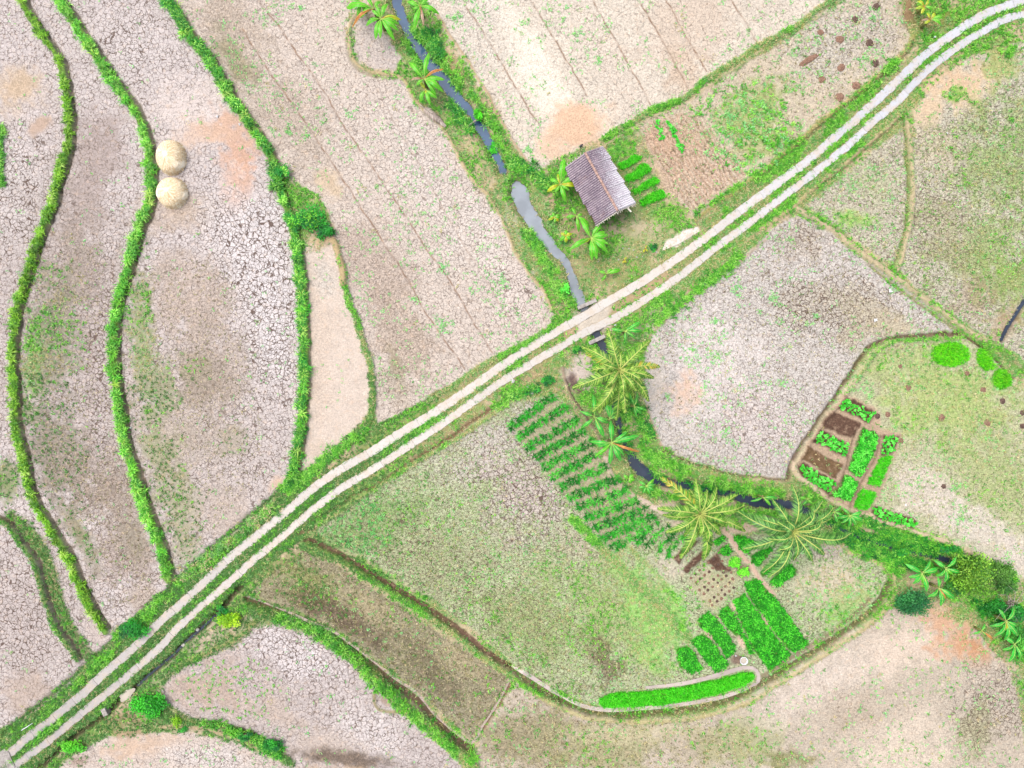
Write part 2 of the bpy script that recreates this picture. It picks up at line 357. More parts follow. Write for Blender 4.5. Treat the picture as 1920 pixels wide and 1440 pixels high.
# ---- large tonal areas in the fields (dry pale crust, damp grey silt, brown straw, grass growth, painted vignette)
blob(40, 380, 60, 110, 0, col=(220, 209, 203), crk=1.0); blob(20, 170, 60, 55, 0, col=(206, 184, 162), crk=0.25, stb=0.6)
blob(75, 235, 26, 12, -35, col=(190, 158, 132), crk=0.1, k=.8); blob(30, 165, 40, 22, -20, col=(196, 170, 140), crk=0.15, k=.7)
blob(170, 330, 55, 130, 15, col=(176, 158, 150), crk=0.6); blob(140, 520, 75, 110, 12, col=(168, 150, 136), crk=0.5, stb=0.8)
blob(185, 660, 25, 150, 4, col=(196, 180, 174), crk=0.95)
blob(90, 640, 58, 140, 8, col=(112, 112, 74), crk=0.2, grs=0.5, stb=0.9, vg=14, k=.95); blob(110, 850, 60, 110, -14, col=(114, 106, 80), crk=0.3, grs=0.35, stb=0.9, vg=8, k=.95)
blob(60, 690, 24, 90, 2, col=(112, 140, 58), grs=0.7, crk=0, vg=30); blob(200, 920, 70, 80, -25, col=(150, 132, 112), crk=0.6, stb=0.8)
blob(235, 1040, 60, 75, -20, col=(178, 160, 148), crk=0.75, stb=0.6); blob(250, 1010, 30, 40, -20, col=(130, 122, 88), grs=0.3, crk=.3, k=.6)
blob(150, 1000, 22, 70, -28, col=(128, 122, 86), crk=0.2, grs=0.35, vg=8); blob(265, 1120, 40, 30, 0, col=(192, 174, 158), crk=0.7)
blob(12, 900, 26, 50, -8, col=(120, 128, 74), grs=0.6, crk=0.1, vg=14)
blob(40, 1150, 60, 140, 0, col=(208, 194, 188), crk=1.0); blob(40, 1300, 50, 40, 0, col=(188, 162, 140), crk=0.4, k=.7)
blob(120, 1060, 22, 70, -28, col=(206, 192, 186), crk=0.9); blob(180, 1180, 22, 45, -25, col=(208, 190, 180), crk=0.6)
blob(110, 1130, 12, 90, -24, col=(104, 104, 62), grs=0.6, crk=0, vg=25, k=.9); blob(72, 1020, 16, 60, -30, col=(118, 126, 66), grs=0.6, crk=0, vg=25, k=.9)
# field with the haystacks
blob(250, 90, 70, 70, 0, col=(216, 204, 198), crk=0.95); blob(360, 210, 90, 70, 0, col=(222, 206, 196), crk=0.5)
blob(440, 270, 60, 34, 50, rag=.8, col=(206, 160, 132), crk=0.05, stb=0.4); blob(450, 350, 28, 50, 18, rag=.8, col=(208, 164, 136), crk=0.05, stb=0.4)
blob(395, 255, 70, 28, 10, rag=.8, col=(212, 180, 156), crk=0.2, stb=0.4, k=.7); blob(330, 400, 70, 40, 0, col=(196, 174, 154), crk=0.4, stb=.7, k=.8)
blob(470, 480, 85, 120, -10, col=(230, 220, 216), crk=1.15); blob(510, 620, 48, 110, 0, col=(228, 218, 214), crk=1.15); blob(500, 410, 40, 40, 0, col=(226, 216, 212), crk=1.1)
blob(350, 560, 90, 90, 0, col=(192, 172, 156), crk=0.45, stb=0.8); blob(400, 690, 100, 90, 0, col=(182, 164, 148), crk=0.5, stb=0.8, k=.8)
blob(380, 720, 55, 60, 0, col=(148, 132, 110), crk=0.4, stb=0.9, k=.7); blob(330, 820, 80, 70, 0, col=(180, 164, 144), crk=0.4, stb=0.8, k=.8)
blob(268, 660, 30, 150, -4, rag=.7, col=(128, 140, 76), crk=0.1, grs=0.6, stb=.5, vg=22, k=.9); blob(300, 720, 35, 60, 10, rag=.7, col=(120, 140, 78), crk=0.15, grs=0.5, vg=16, k=.75)
blob(290, 840, 45, 40, 20, rag=.7, col=(136, 146, 84), crk=0.15, grs=0.5, vg=16, k=.75); blob(350, 700, 40, 18, -25, rag=.8, col=(142, 136, 92), grs=0.35, crk=.3, vg=9, k=.6)
blob(440, 825, 24, 28, 0, col=(150, 142, 110), grs=0.3, crk=.3, vg=6, k=.6); blob(330, 940, 45, 60, -20, rag=.7, col=(146, 148, 96), crk=0.2, grs=0.45, vg=14, k=.8)
blob(430, 960, 60, 60, -40, col=(198, 180, 166), crk=0.35, stb=.6); blob(350, 1030, 30, 40, 0, col=(140, 140, 96), crk=0.2, grs=0.4, vg=10, k=.7)
blob(520, 905, 18, 10, -40, col=(214, 178, 148), crk=0, k=.8)
blob(120, 620, 150, 330, 0, rag=.3, col=(178, 163, 154), k=.5); blob(340, 820, 190, 260, 0, rag=.3, col=(186, 170, 158), k=.4); blob(560, 1330, 330, 130, 20, rag=.3, col=(190, 175, 166), k=.35); blob(60, 1180, 130, 210, 0, rag=.3, col=(188, 173, 164), k=.4)  # broad greyer blobs paint a vignette into the soil colour, left and lower left
blob(195, 700, 20, 150, 4, col=(198, 184, 178), crk=1.0, k=.7); blob(505, 600, 50, 150, 0, col=(228, 218, 214), crk=1.2, k=.6)
# pale strip
blob(600, 640, 30, 170, 0, col=(212, 192, 174), crk=0.12, stb=.5); blob(610, 520, 25, 40, -10, col=(216, 204, 190), crk=0.55); blob(600, 840, 25, 25, 0, col=(206, 186, 166), crk=.15)
# ridged field
blob(430, 60, 55, 110, -28, col=(186, 168, 150), crk=0.45, stb=.8, grs=.12, wd=4, k=.8); blob(540, 220, 60, 130, -28, col=(192, 174, 156), crk=0.5, stb=.8, grs=.1, k=.75)
blob(440, 110, 22, 70, -30, col=(138, 132, 96), crk=0.3, grs=.35, stb=.8, k=.6); blob(640, 60, 60, 90, 0, col=(216, 200, 184), crk=0.6)
blob(700, 500, 60, 110, -28, col=(190, 170, 154), crk=0.5, stb=.9, k=.8); blob(760, 640, 50, 90, -28, col=(190, 170, 152), crk=0.55, stb=.9, k=.8)
blob(745, 700, 16, 40, -15, col=(142, 132, 94), crk=.3, grs=.3, k=.7); blob(740, 730, 40, 40, 0, col=(196, 180, 162), crk=0.75, k=.7)
blob(900, 440, 60, 110, -30, col=(222, 208, 196), crk=0.75); blob(960, 560, 50, 60, -30, col=(222, 206, 194), crk=0.8); blob(800, 330, 60, 150, -32, col=(220, 206, 194), crk=0.7)
blob(615, 345, 20, 30, -30, col=(206, 182, 152), crk=0.1, k=.8)
# top field
blob(1010, 140, 40, 190, -30, col=(238, 226, 208), crk=0.28, grs=.05); blob(905, 60, 50, 80, -30, col=(220, 208, 192), crk=0.6); blob(1140, 120, 40, 110, -30, col=(222, 206, 188), crk=0.6)
blob(1300, 40, 110, 70, -30, col=(214, 194, 174), crk=0.5); blob(1290, 140, 40, 50, -30, col=(212, 188, 164), crk=.6); blob(1440, 20, 70, 50, -20, col=(214, 200, 182), crk=0.5)
blob(1085, 240, 62, 46, -18, rag=.35, col=(222, 184, 152), crk=0.0, stb=0.5, grs=0, wd=0, k=.95); blob(1035, 278, 34, 26, 0, rag=.4, col=(220, 188, 160), crk=0.03, wd=0)
# stubble field
blob(1560, 80, 110, 60, -35, col=(210, 200, 184), crk=0.75, grs=.1); blob(1640, 60, 50, 60, -35, col=(206, 194, 178), crk=0.7)
blob(1410, 210, 95, 50, -38, rag=.7, col=(160, 172, 106), crk=0.15, grs=0.5, vg=10, wd=14); blob(1440, 270, 55, 40, -38, rag=.7, col=(168, 176, 116), crk=0.1, grs=0.45, wd=12)
blob(1280, 300, 75, 70, -35, rag=.5, col=(206, 178, 152), crk=0.42, grs=.05, stb=.8, vg=0); blob(1330, 345, 65, 40, -35, rag=.5, col=(210, 184, 160), crk=0.45, grs=.08, stb=.8); blob(1250, 260, 35, 40, 0, rag=.5, col=(208, 176, 148), crk=0.4, grs=.04, stb=.8)
wn_, m, s = poly_mask([(1204, 240), (1262, 212), (1320, 225), (1350, 262), (1390, 300), (1400, 330), (1338, 372), (1306, 400), (1290, 396), (1262, 358), (1228, 298)], 16)
row_ = .5 + .5 * np.sin((GX[wn_] * .86 - GY[wn_] * .51 + (N2[wn_] - .5) * 12 + (N4[wn_] - .5) * 7) * 2 * np.pi / 8.5)
paint(wn_, m * sstep(row_, .35, .75), (194, 154, 126), .55, .10, 1.0, 0, 0, k=.5); Z[wn_] -= .07 * m * row_; ROWM = (wn_, m)
# right of the road
blob(1800, 160, 90, 50, -28, rag=.6, col=(216, 184, 150), crk=0.05, grs=.05, stb=.5, vg=1, wd=2, k=.95); blob(1745, 205, 45, 25, -10, rag=.5, col=(214, 188, 156), crk=0.05, grs=.06, vg=1, k=.9)
blob(1880, 110, 50, 40, 0, rag=.6, col=(168, 172, 110), grs=.45, vg=16, crk=.05, k=.8); blob(1785, 180, 26, 14, -8, rag=.7, col=(136, 180, 76), grs=.6, vg=30, k=.8)
blob(1760, 285, 60, 50, 0, col=(204, 190, 160), crk=.65, grs=.25, k=.8); blob(1880, 300, 90, 130, 0, rag=.7, col=(158, 176, 112), crk=.75, grs=.5, vg=8, k=.8)
blob(1850, 450, 100, 90, 0, rag=.8, col=(164, 176, 116), crk=.65, grs=.5, vg=5, k=.75); blob(1770, 420, 60, 70, 0, col=(182, 174, 140), crk=.8, grs=.25, k=.7); blob(1900, 520, 60, 60, 0, rag=.7, col=(152, 168, 98), grs=.55, crk=.6, k=.8)
blob(1820, 560, 40, 40, 20, rag=.8, col=(176, 154, 128), grs=.2, crk=.6, k=.6); blob(1880, 615, 22, 50, 30, col=(168, 140, 104), grs=.1, crk=.1, k=.8)
blob(1600, 410, 50, 18, 10, rag=.7, col=(150, 190, 84), grs=.6, crk=.2, vg=16, k=.75); blob(1630, 340, 40, 50, 0, col=(190, 188, 152), grs=.3, crk=.6, k=.6)
blob(1330, 700, 110, 110, 0, col=(222, 210, 202), crk=.45, grs=.05, k=.85); blob(1280, 735, 42, 34, 20, rag=.7, col=(222, 186, 160), crk=.05, grs=.05, k=.8); blob(1230, 700, 22, 60, 0, col=(220, 206, 190), crk=.15, k=.8)
blob(1560, 580, 130, 60, 10, rag=.7, col=(198, 186, 168), crk=1.1, grs=.16, k=.8); blob(1640, 620, 80, 30, -10, rag=.6, col=(196, 180, 146), crk=.5, grs=.2, k=.5); blob(1500, 450, 60, 40, -35, col=(196, 182, 164), crk=.85, grs=.1, k=.8)
blob(1420, 800, 90, 70, 0, col=(214, 200, 192), crk=.75, grs=.06, k=.8); blob(1660, 600, 110, 24, 25, rag=.6, col=(194, 180, 146), crk=.4, grs=.22, k=.4)
blob(1780, 760, 130, 80, 0, rag=.7, col=(174, 188, 116), crk=.4, grs=.5, vg=8, k=.8); blob(1860, 900, 90, 120, 0, rag=.7, col=(176, 184, 126), crk=.55, grs=.42, vg=5, k=.7); blob(1700, 680, 60, 30, 0, col=(178, 186, 128), crk=.45, grs=.5, vg=5, k=.7)
blob(1740, 930, 70, 60, 30, rag=.6, col=(214, 200, 182), crk=.35, grs=.12, vg=0, k=.9); blob(1830, 990, 90, 40, 25, rag=.6, col=(216, 203, 188), crk=.25, grs=.1, vg=0, k=.9); blob(1900, 1040, 60, 40, 30, col=(214, 200, 186), crk=.2, grs=.06, k=.8); blob(1640, 690, 40, 40, 0, col=(180, 188, 130), grs=.45, crk=.5, k=.5)
# main field
blob(930, 830, 120, 50, -35, rag=.5, col=(206, 196, 182), crk=.8, grs=.06, vg=0, wd=1, k=.95); blob(990, 930, 90, 90, 40, rag=.6, col=(206, 190, 180), crk=1.0, grs=.06, vg=0, wd=1, k=.9)
blob(700, 985, 110, 50, -25, rag=.6, col=(142, 170, 112), crk=.75, grs=.6, vg=6, k=.85); blob(820, 1060, 140, 70, 30, rag=.7, col=(174, 174, 138), crk=.9, grs=.4, vg=4, k=.7)
blob(1150, 1150, 150, 80, 40, rag=.7, col=(168, 182, 122), crk=.65, grs=.5, vg=10, k=.85); blob(1010, 1190, 120, 60, 30, rag=.7, col=(162, 172, 120), crk=.8, grs=.45, vg=7, k=.8); blob(1230, 1160, 55, 90, -25, rag=.7, col=(156, 204, 112), crk=.25, grs=.6, vg=24, k=.85)
blob(1130, 1250, 34, 40, 10, rag=.8, col=(124, 112, 84), crk=1.0, grs=.25, k=.75); blob(1100, 1010, 40, 60, 40, col=(200, 186, 164), crk=.7, grs=.2, k=.6); blob(1250, 1060, 40, 30, 40, col=(206, 192, 172), crk=.3, grs=.15, vg=2, k=.8)
blob(1570, 1100, 70, 55, 0, rag=.6, col=(204, 190, 164), crk=.1, grs=.3, vg=10, wd=5, k=.9); blob(1590, 1140, 50, 30, -35, rag=.7, col=(150, 180, 100), crk=.1, grs=.5, vg=16, wd=10, k=.7); blob(1545, 1032, 45, 18, 10, rag=.6, col=(196, 180, 168), crk=.6, grs=.2, k=.8)
blob(720, 1095, 90, 30, 33, col=(176, 156, 132), crk=.45, grs=.25, k=.0)
# strip below
blob(560, 1085, 80, 34, 25, rag=.7, col=(138, 142, 88), grs=.42, crk=.2, vg=14, k=.8); blob(690, 1140, 70, 30, 32, rag=.6, col=(178, 164, 128), grs=.25, crk=.3, k=.7); blob(640, 1160, 110, 24, 30, rag=.6, col=(96, 78, 64), grs=.12, crk=.4, k=.75); blob(800, 1250, 90, 40, 38, rag=.7, col=(120, 112, 86), grs=.28, crk=.5, k=.7); blob(860, 1240, 60, 24, 36, rag=.6, col=(176, 162, 128), grs=.3, crk=.3, k=.7)
# bottom field
blob(1000, 1390, 110, 60, 0, rag=.6, col=(156, 146, 110), grs=.3, crk=.5, stb=.8, vg=4, k=.8); blob(1150, 1400, 120, 50, 0, rag=.7, col=(166, 160, 118), grs=.32, crk=.5, vg=5, k=.75); blob(1380, 1390, 90, 50, 0, rag=.7, col=(156, 160, 104), grs=.4, crk=.25, vg=8, k=.7); blob(1490, 1420, 40, 22, 0, rag=.6, col=(126, 126, 76), grs=.4, vg=8, k=.7)
blob(1200, 1372, 140, 22, -3, col=(198, 186, 150), grs=.2, crk=.1, k=.6); blob(1560, 1270, 160, 60, -25, rag=.5, col=(216, 200, 184), crk=.3, grs=.03, vg=0, k=.85); blob(1700, 1210, 110, 50, -20, rag=.5, col=(218, 198, 178), crk=.15, grs=.02, vg=0, k=.9); blob(1690, 1400, 110, 60, 0, rag=.6, col=(218, 200, 180), crk=.25, grs=.03, k=.8); blob(1790, 1190, 70, 40, 25, rag=.8, col=(206, 158, 122), crk=.05, stb=.5, k=.8); blob(1830, 1215, 34, 22, 30, rag=.7, col=(198, 140, 96), crk=.0, k=.7)
blob(1860, 1330, 70, 80, 0, rag=.5, col=(198, 184, 166), crk=1.0, grs=.12, k=.9); blob(1835, 1370, 40, 60, 20, rag=.7, col=(166, 162, 122), grs=.3, crk=.8, k=.6); blob(1600, 1330, 80, 50, -10, rag=.6, col=(190, 172, 150), crk=.5, grs=.05, k=.6)
blob(1300, 1400, 60, 40, 0, rag=.6, col=(178, 164, 136), crk=.4, grs=.2, k=.5)
# bottom left
blob(560, 1230, 90, 40, 25, rag=.5, col=(224, 212, 208), crk=1.0, k=.9); blob(700, 1370, 100, 50, 25, rag=.5, col=(222, 210, 204), crk=.85, k=.9); blob(400, 1290, 95, 50, 15, rag=.6, col=(184, 162, 146), crk=.15, stb=.6, wd=3, k=.9); blob(520, 1340, 70, 30, 25, col=(194, 174, 158), crk=.4, k=.7); blob(600, 1400, 90, 40, 15, col=(200, 182, 168), crk=.5, k=.8)
blob(270, 1400, 80, 24, -5, rag=.6, col=(204, 174, 148), crk=.1, k=.8); blob(380, 1420, 90, 24, 8, col=(220, 208, 200), crk=.8, k=.8); blob(640, 1422, 120, 16, 6, rag=.5, col=(96, 78, 62), crk=.1, stb=.9, k=.8); blob(660, 1452, 100, 14, 6, col=(188, 160, 132), crk=.1, k=.7)
# yard by the hut and the stream banks
blob(1200, 440, 80, 45, -25, rag=.6, col=(160, 168, 116), grs=.4, vg=12, crk=0); blob(1215, 425, 45, 20, -15, rag=.6, col=(206, 186, 156), grs=.12, vg=4, k=.8); blob(1240, 400, 40, 18, -15, rag=.6, col=(136, 160, 84), grs=.6, vg=30, k=.8); blob(1150, 430, 28, 22, 0, rag=.7, col=(206, 182, 156), grs=.08, vg=3, k=.7)
blob(1070, 430, 26, 36, -20, rag=.6, col=(190, 160, 132), grs=.15, vg=8, k=.8); blob(1030, 375, 14, 18, 0, rag=.6, col=(208, 176, 146), grs=.05, vg=3, k=.8); blob(1075, 490, 26, 26, 0, rag=.6, col=(184, 164, 128), grs=.25, vg=14, k=.7); blob(1180, 500, 50, 20, -30, rag=.6, col=(160, 160, 106), grs=.4, vg=22, k=.8)
blob(860, 240, 22, 50, -35, rag=.7, col=(186, 172, 132), grs=.25, vg=20, k=.75); blob(905, 320, 20, 50, -25, rag=.7, col=(190, 174, 134), grs=.25, vg=20, k=.7); blob(850, 130, 14, 34, -30, rag=.6, col=(184, 156, 116), grs=.15, vg=14, k=.8); blob(925, 205, 12, 40, -30, rag=.6, col=(182, 158, 120), grs=.2, vg=14, k=.7)
blob(1040, 560, 20, 34, -25, rag=.7, col=(178, 154, 120), grs=.25, vg=16, k=.7); blob(1090, 470, 14, 20, 0, rag=.6, col=(172, 160, 118), grs=.3, vg=16, k=.6)
blob(1735, 25, 45, 40, 0, rag=.5, col=(132, 122, 70), grs=.4, vg=30, crk=0, stb=.6, k=.9); blob(1790, 30, 40, 26, 0, rag=.5, col=(138, 148, 72), grs=.55, vg=40, k=.7); blob(1702, 20, 10, 30, 0, rag=.4, col=(150, 118, 88), grs=.1, vg=4, k=.8)
blob(1085, 700, 30, 34, 0, rag=.5, col=(206, 190, 178), crk=.25, grs=.05, stb=.5, vg=2, k=.9); blob(1075, 718, 9, 20, -15, rag=.4, col=(92, 68, 64), crk=0, grs=0, vg=0, k=.9); blob(1088, 735, 8, 9, 0, rag=.4, col=(96, 72, 66), crk=0, vg=0, k=.9); blob(1110, 880, 22, 30, -20, rag=.5, col=(216, 190, 172), crk=.05, grs=.1, vg=3, k=.8)
blob(1010, 700, 44, 16, -28, rag=.6, col=(184, 152, 124), grs=.25, vg=16, k=.75); blob(880, 790, 70, 10, -33, rag=.6, col=(178, 152, 118), grs=.25, vg=14, k=.8); blob(800, 845, 60, 8, -33, rag=.6, col=(168, 144, 108), grs=.3, vg=14, k=.7)
blob(1340, 895, 90, 14, 8, rag=.6, col=(170, 166, 108), grs=.4, vg=30, k=.7); blob(1420, 912, 60, 10, 3, rag=.7, col=(136, 150, 84), grs=.5, vg=40, k=.7)
blob(225, 1350, 46, 16, -10, rag=.6, col=(150, 134, 98), grs=.35, vg=20, crk=0, k=.85); blob(235, 1375, 36, 10, 0, rag=.6, col=(176, 148, 118), grs=.2, vg=8, k=.8); blob(150, 1425, 22, 12, -20, rag=.5, col=(140, 112, 92), grs=.1, vg=8, k=.7)
blob(1715, 1090, 18, 14, 0, rag=.6, col=(206, 178, 148), grs=.1, vg=6, k=.8); blob(1310, 990, 60, 8, 12, rag=.4, col=(214, 186, 164), grs=.08, vg=2, crk=0, k=.85); blob(1400, 993, 50, 7, 0, rag=.4, col=(216, 188, 164), grs=.06, vg=2, crk=0, k=.9); blob(1365, 978, 22, 12, 0, rag=.5, col=(210, 186, 164), grs=.15, vg=6, k=.7); blob(1255, 955, 24, 14, 20, rag=.5, col=(210, 186, 168), grs=.1, vg=4, crk=0, k=.8)

# ---- bunds, paths, furrows and ditches: (points, width px, colour, height m, grass)
def strip(P, width, col, dz=0.0, soft=5, jit=0.6, vg=0, grs=0.1, crk=0.0, k=0.9, stb=0.3, wd=0):
    wn_, m, s = line_mask(P, width, soft, jit); paint(wn_, m, col, crk, grs, stb, vg, wd, k=k)
    if dz:
        Z[wn_] += dz * m
def hedge_base(P, width, dark=8, col=(96, 128, 48)):
    wn_, m, s = line_mask(P, width, 6, 0.8); paint(wn_, m, col, 0, 0.7, 0.3, 0, 0)
    Z[wn_] += 0.26 * m
    # the cut bank and darker furrow on its right side
    P2 = np.array(P, float); T = np.gradient(P2, axis=0); T /= np.linalg.norm(T, axis=1)[:, None] + 1e-9
    off = P2 + np.stack([-T[:, 1], T[:, 0]], 1) * (-1) * (width / 2 + dark / 2 - 1)
    wn_, m, s = line_mask(off, dark * .75, 5, 0.9); paint(wn_, m, (122, 106, 84), 0, 0.25, 0.8, 4, 0, k=.85)
    Z[wn_] -= 0.20 * m * (.4 + 1.2 * N2[wn_])
hedge_base(H1, 13, 6); hedge_base(H2, 16, 6); hedge_base(H3, 17, 4)
strip(H5, 11, (104, 140, 62), 0.22, vg=70, grs=.7); strip([(600, 455), (625, 450), (636, 480), (645, 530)], 12, (196, 168, 128), 0.15, vg=4)
strip(H6, 9, (104, 138, 58), 0.25, vg=60, grs=.7); strip([(x + 20, y - 6) for x, y in H6[1:]], 22, (104, 108, 62), 0, soft=12, vg=40, grs=.6, k=.85); strip([(x + 8, y - 2) for x, y in H6], 6, (92, 82, 60), -0.2, grs=.3)
strip(HTOP, 9, (88, 150, 70), 0.15, vg=90, grs=.8); strip([(x + 5, y + 9) for x, y in HTOP[:7]], 5, (196, 180, 142), 0.08, vg=10)
# verges along the two sides of the road (green) and the worn line beyond them
MIDR = [((a + c) / 2, (b + d) / 2) for (a, b), (c, d) in zip(spline(RUP, 40)[np.linspace(0, len(spline(RUP, 40)) - 1, 44).astype(int)], spline(RLO, 40)[np.linspace(0, len(spline(RLO, 40)) - 1, 44).astype(int)])]
def offset(P, d):
    P2 = np.array(P, float); T = np.gradient(P2, axis=0); T /= np.linalg.norm(T, axis=1)[:, None] + 1e-9
    return P2 + np.stack([-T[:, 1], T[:, 0]], 1) * d
strip(offset(RUP, -0.0), 30, (150, 150, 98), 0.0, vg=28, grs=.5, soft=8, k=.75); strip(RLO, 30, (160, 150, 104), 0.0, vg=26, grs=.45, soft=8, k=.7)
strip(offset(RUP[30:], 20), 20, (82, 126, 60), 0.0, vg=95, grs=.8, soft=9); strip(offset(RLO[30:], -17), 16, (84, 122, 60), 0.0, vg=80, grs=.75, soft=9)
strip(offset(RUP[30:], 37), 8, (70, 92, 44), -0.15, vg=60, grs=.6, soft=8, k=.8)
strip(offset(RLO[8:19], -18), 18, (112, 156, 72), 0.0, vg=80, grs=.75, soft=9); strip(offset(RUP[8:16], 22), 14, (110, 150, 74), 0.0, vg=70, grs=.7, soft=9)
strip([(1712, 70), (1690, 102), (1640, 148), (1580, 197), (1510, 254), (1440, 312), (1380, 360), (1340, 385), (1300, 415)], 8, (168, 156, 96), 0.12, vg=26, grs=.3); strip([(1716, 78), (1690, 110), (1640, 155), (1580, 203), (1510, 260), (1440, 320)], 4, (96, 84, 56), -0.12, vg=16, grs=.3, k=.7)
strip([(1690, 215), (1640, 260), (1580, 310), (1520, 360), (1470, 400), (1400, 450)], 8, (188, 166, 128), 0.1, vg=8); strip([(1690, 222), (1650, 258), (1590, 310), (1530, 357)], 4, (120, 108, 72), -0.12, k=.7, vg=10)
strip(MIDR[:17], 15, (128, 140, 84), 0.03, vg=50, grs=.6, soft=6); strip(MIDR[17:22], 14, (184, 158, 122), 0.03, vg=8, grs=.2, soft=6); strip(MIDR[22:], 19, (92, 124, 68), 0.03, vg=80, grs=.6, soft=6); strip(MIDR[3:7], 12, (126, 122, 84), 0, vg=40, grs=.4, k=.8)
# field edge lines above the road
strip([(700, 805), (773, 768), (840, 727), (907, 685), (973, 651), (1035, 615)], 9, (96, 146, 70), 0.1, vg=90, grs=.8); strip([(705, 803), (773, 766), (840, 724)], 4, (96, 84, 62), -0.1, vg=10, k=.7)
strip([(690, 920), (760, 876), (830, 830), (900, 782), (960, 745), (1010, 735)], 7, (128, 100, 74), -0.18, vg=10, grs=.2); strip([(600, 985), (680, 930), (760, 880), (840, 832), (905, 790), (950, 755)], 7, (150, 168, 92), 0.12, vg=60, grs=.5)
strip([(590, 975), (630, 950), (690, 915)], 6, (104, 92, 60), -0.12, vg=18, grs=.3, k=.7)
strip([(1055, 690), (1060, 715), (1070, 740), (1085, 765), (1100, 785), (1120, 815), (1130, 840)], 5, (152, 130, 110), 0.18, vg=2); strip([(1040, 730), (1055, 735), (1070, 752), (1090, 790)], 4, (168, 146, 122), 0.1, vg=4); strip([(1062, 712), (1075, 745), (1092, 772), (1108, 795)], 4, (90, 72, 62), -0.12, vg=0, k=.8)
strip([(1135, 860), (1142, 885), (1160, 910), (1185, 930), (1215, 945), (1250, 965)], 11, (222, 196, 178), 0.12, vg=1, grs=.02)
strip([(1240, 842), (1300, 870), (1380, 889), (1440, 897), (1474, 899)], 4, (92, 74, 58), -0.12, vg=2, k=.85)
strip([(1208, 640), (1250, 597), (1300, 557), (1400, 480), (1440, 445)], 4, (168, 142, 110), 0.05, vg=4, k=.8); strip([(1212, 760), (1225, 800), (1243, 840)], 5, (178, 152, 122), 0.05, k=.8)
# bund lines in the right fields
strip([(1495, 392), (1560, 432), (1633, 488), (1713, 547), (1763, 583), (1827, 627), (1880, 655), (1930, 700), (2000, 750)], 9, (196, 178, 142), 0.22, vg=6); strip([(1630, 500), (1700, 552), (1760, 596), (1800, 624)], 6, (128, 124, 74), -0.12, vg=22, grs=.4, k=.8); strip([(1850, 645), (1890, 665), (1930, 690)], 12, (120, 150, 84), 0.1, vg=50, grs=.6, k=.8)
strip([(1692, 215), (1698, 250), (1702, 333), (1699, 420), (1686, 470), (1672, 500)], 5, (122, 128, 78), -0.15, vg=22, grs=.35); strip([(1700, 230), (1709, 300), (1709, 400), (1695, 465), (1682, 505)], 7, (196, 176, 140), 0.15, vg=4)
strip([(1800, 626), (1740, 628), (1690, 632), (1650, 640), (1625, 658), (1600, 695), (1565, 745), (1530, 795), (1500, 838), (1483, 868), (1478, 897)], 7, (98, 78, 62), -0.22, vg=4, grs=.15); strip([(1660, 645), (1635, 665), (1612, 700), (1580, 745), (1545, 790), (1515, 835), (1495, 865)], 9, (196, 180, 146), 0.18, vg=10, grs=.15); strip([(1800, 634), (1730, 636), (1670, 643), (1640, 660), (1605, 712)], 6, (150, 170, 100), 0.12, vg=40, grs=.5, k=.8); strip([(1810, 632), (1850, 658), (1875, 685), (1900, 710)], 5, (96, 74, 58), -0.15, vg=2)
strip([(1487, 870), (1490, 888), (1510, 902), (1550, 932), (1600, 958), (1660, 978), (1725, 1000), (1790, 1022), (1850, 1052), (1905, 1085)], 9, (214, 190, 160), 0.15, vg=3)
strip([(1880, 638), (1893, 612), (1908, 588), (1925, 562), (1945, 535)], 9, (70, 60, 62), -0.35, soft=3, jit=.25, grs=0)
# channel round the main field, bund and mud line
strip([(573, 1012), (600, 1022), (640, 1042), (713, 1086), (790, 1133), (857, 1180), (907, 1219), (955, 1249)], 11, (104, 76, 62), -0.28, vg=0, grs=.06); strip([(560, 1000), (590, 990)], 8, (140, 110, 84), -0.1, k=.7)
strip([(575, 1020), (640, 1052), (713, 1097), (790, 1145), (857, 1192), (905, 1230), (950, 1262), (1000, 1295), (1050, 1322)], 9, (128, 158, 78), 0.2, vg=70, grs=.6); strip([(620, 1050), (713, 1108), (790, 1157), (850, 1202)], 7, (198, 182, 142), 0.08, vg=10, k=.7)
strip([(955, 1249), (990, 1275), (1040, 1306), (1090, 1331), (1140, 1340), (1200, 1340), (1300, 1330), (1380, 1308), (1425, 1285), (1480, 1252), (1530, 1220), (1600, 1174), (1648, 1130), (1668, 1095)], 12, (102, 96, 62), -0.25, vg=12, grs=.25); strip([(1000, 1300), (1050, 1325), (1110, 1348), (1200, 1354), (1310, 1344), (1400, 1318), (1470, 1275), (1540, 1230), (1610, 1185), (1660, 1145), (1680, 1110), (1674, 1075), (1640, 1052), (1590, 1034)], 8, (190, 176, 128), 0.15, vg=16, grs=.25)
strip([(1430, 1268), (1480, 1235), (1525, 1207), (1580, 1170), (1630, 1125)], 9, (128, 108, 84), 0, vg=8, wd=6, grs=.2, k=.8)
strip([(463, 1125), (500, 1137), (560, 1165), (620, 1192), (690, 1243), (740, 1283), (785, 1318), (830, 1365), (880, 1405)], 14, (92, 70, 56), -0.25, vg=4, grs=.1); strip([(460, 1140), (520, 1155), (580, 1172), (630, 1205), (690, 1258), (740, 1305), (790, 1350), (840, 1395), (890, 1440)], 20, (104, 140, 56), 0.28, vg=90, grs=.7, soft=9)
strip([(905, 1365), (935, 1320), (955, 1283)], 8, (128, 96, 78), -0.1, vg=0); strip([(480, 1165), (440, 1200), (390, 1222), (330, 1250)], 9, (150, 150, 90), 0.2, vg=40, grs=.5, k=.8)
strip([(705, 1296), (703, 1315), (712, 1330), (735, 1335), (757, 1328)], 6, (150, 138, 96), 0.15, vg=12, grs=.2); blob(727, 1312, 14, 11, 0, rag=.3, col=(168, 142, 122), crk=.1, k=.8)
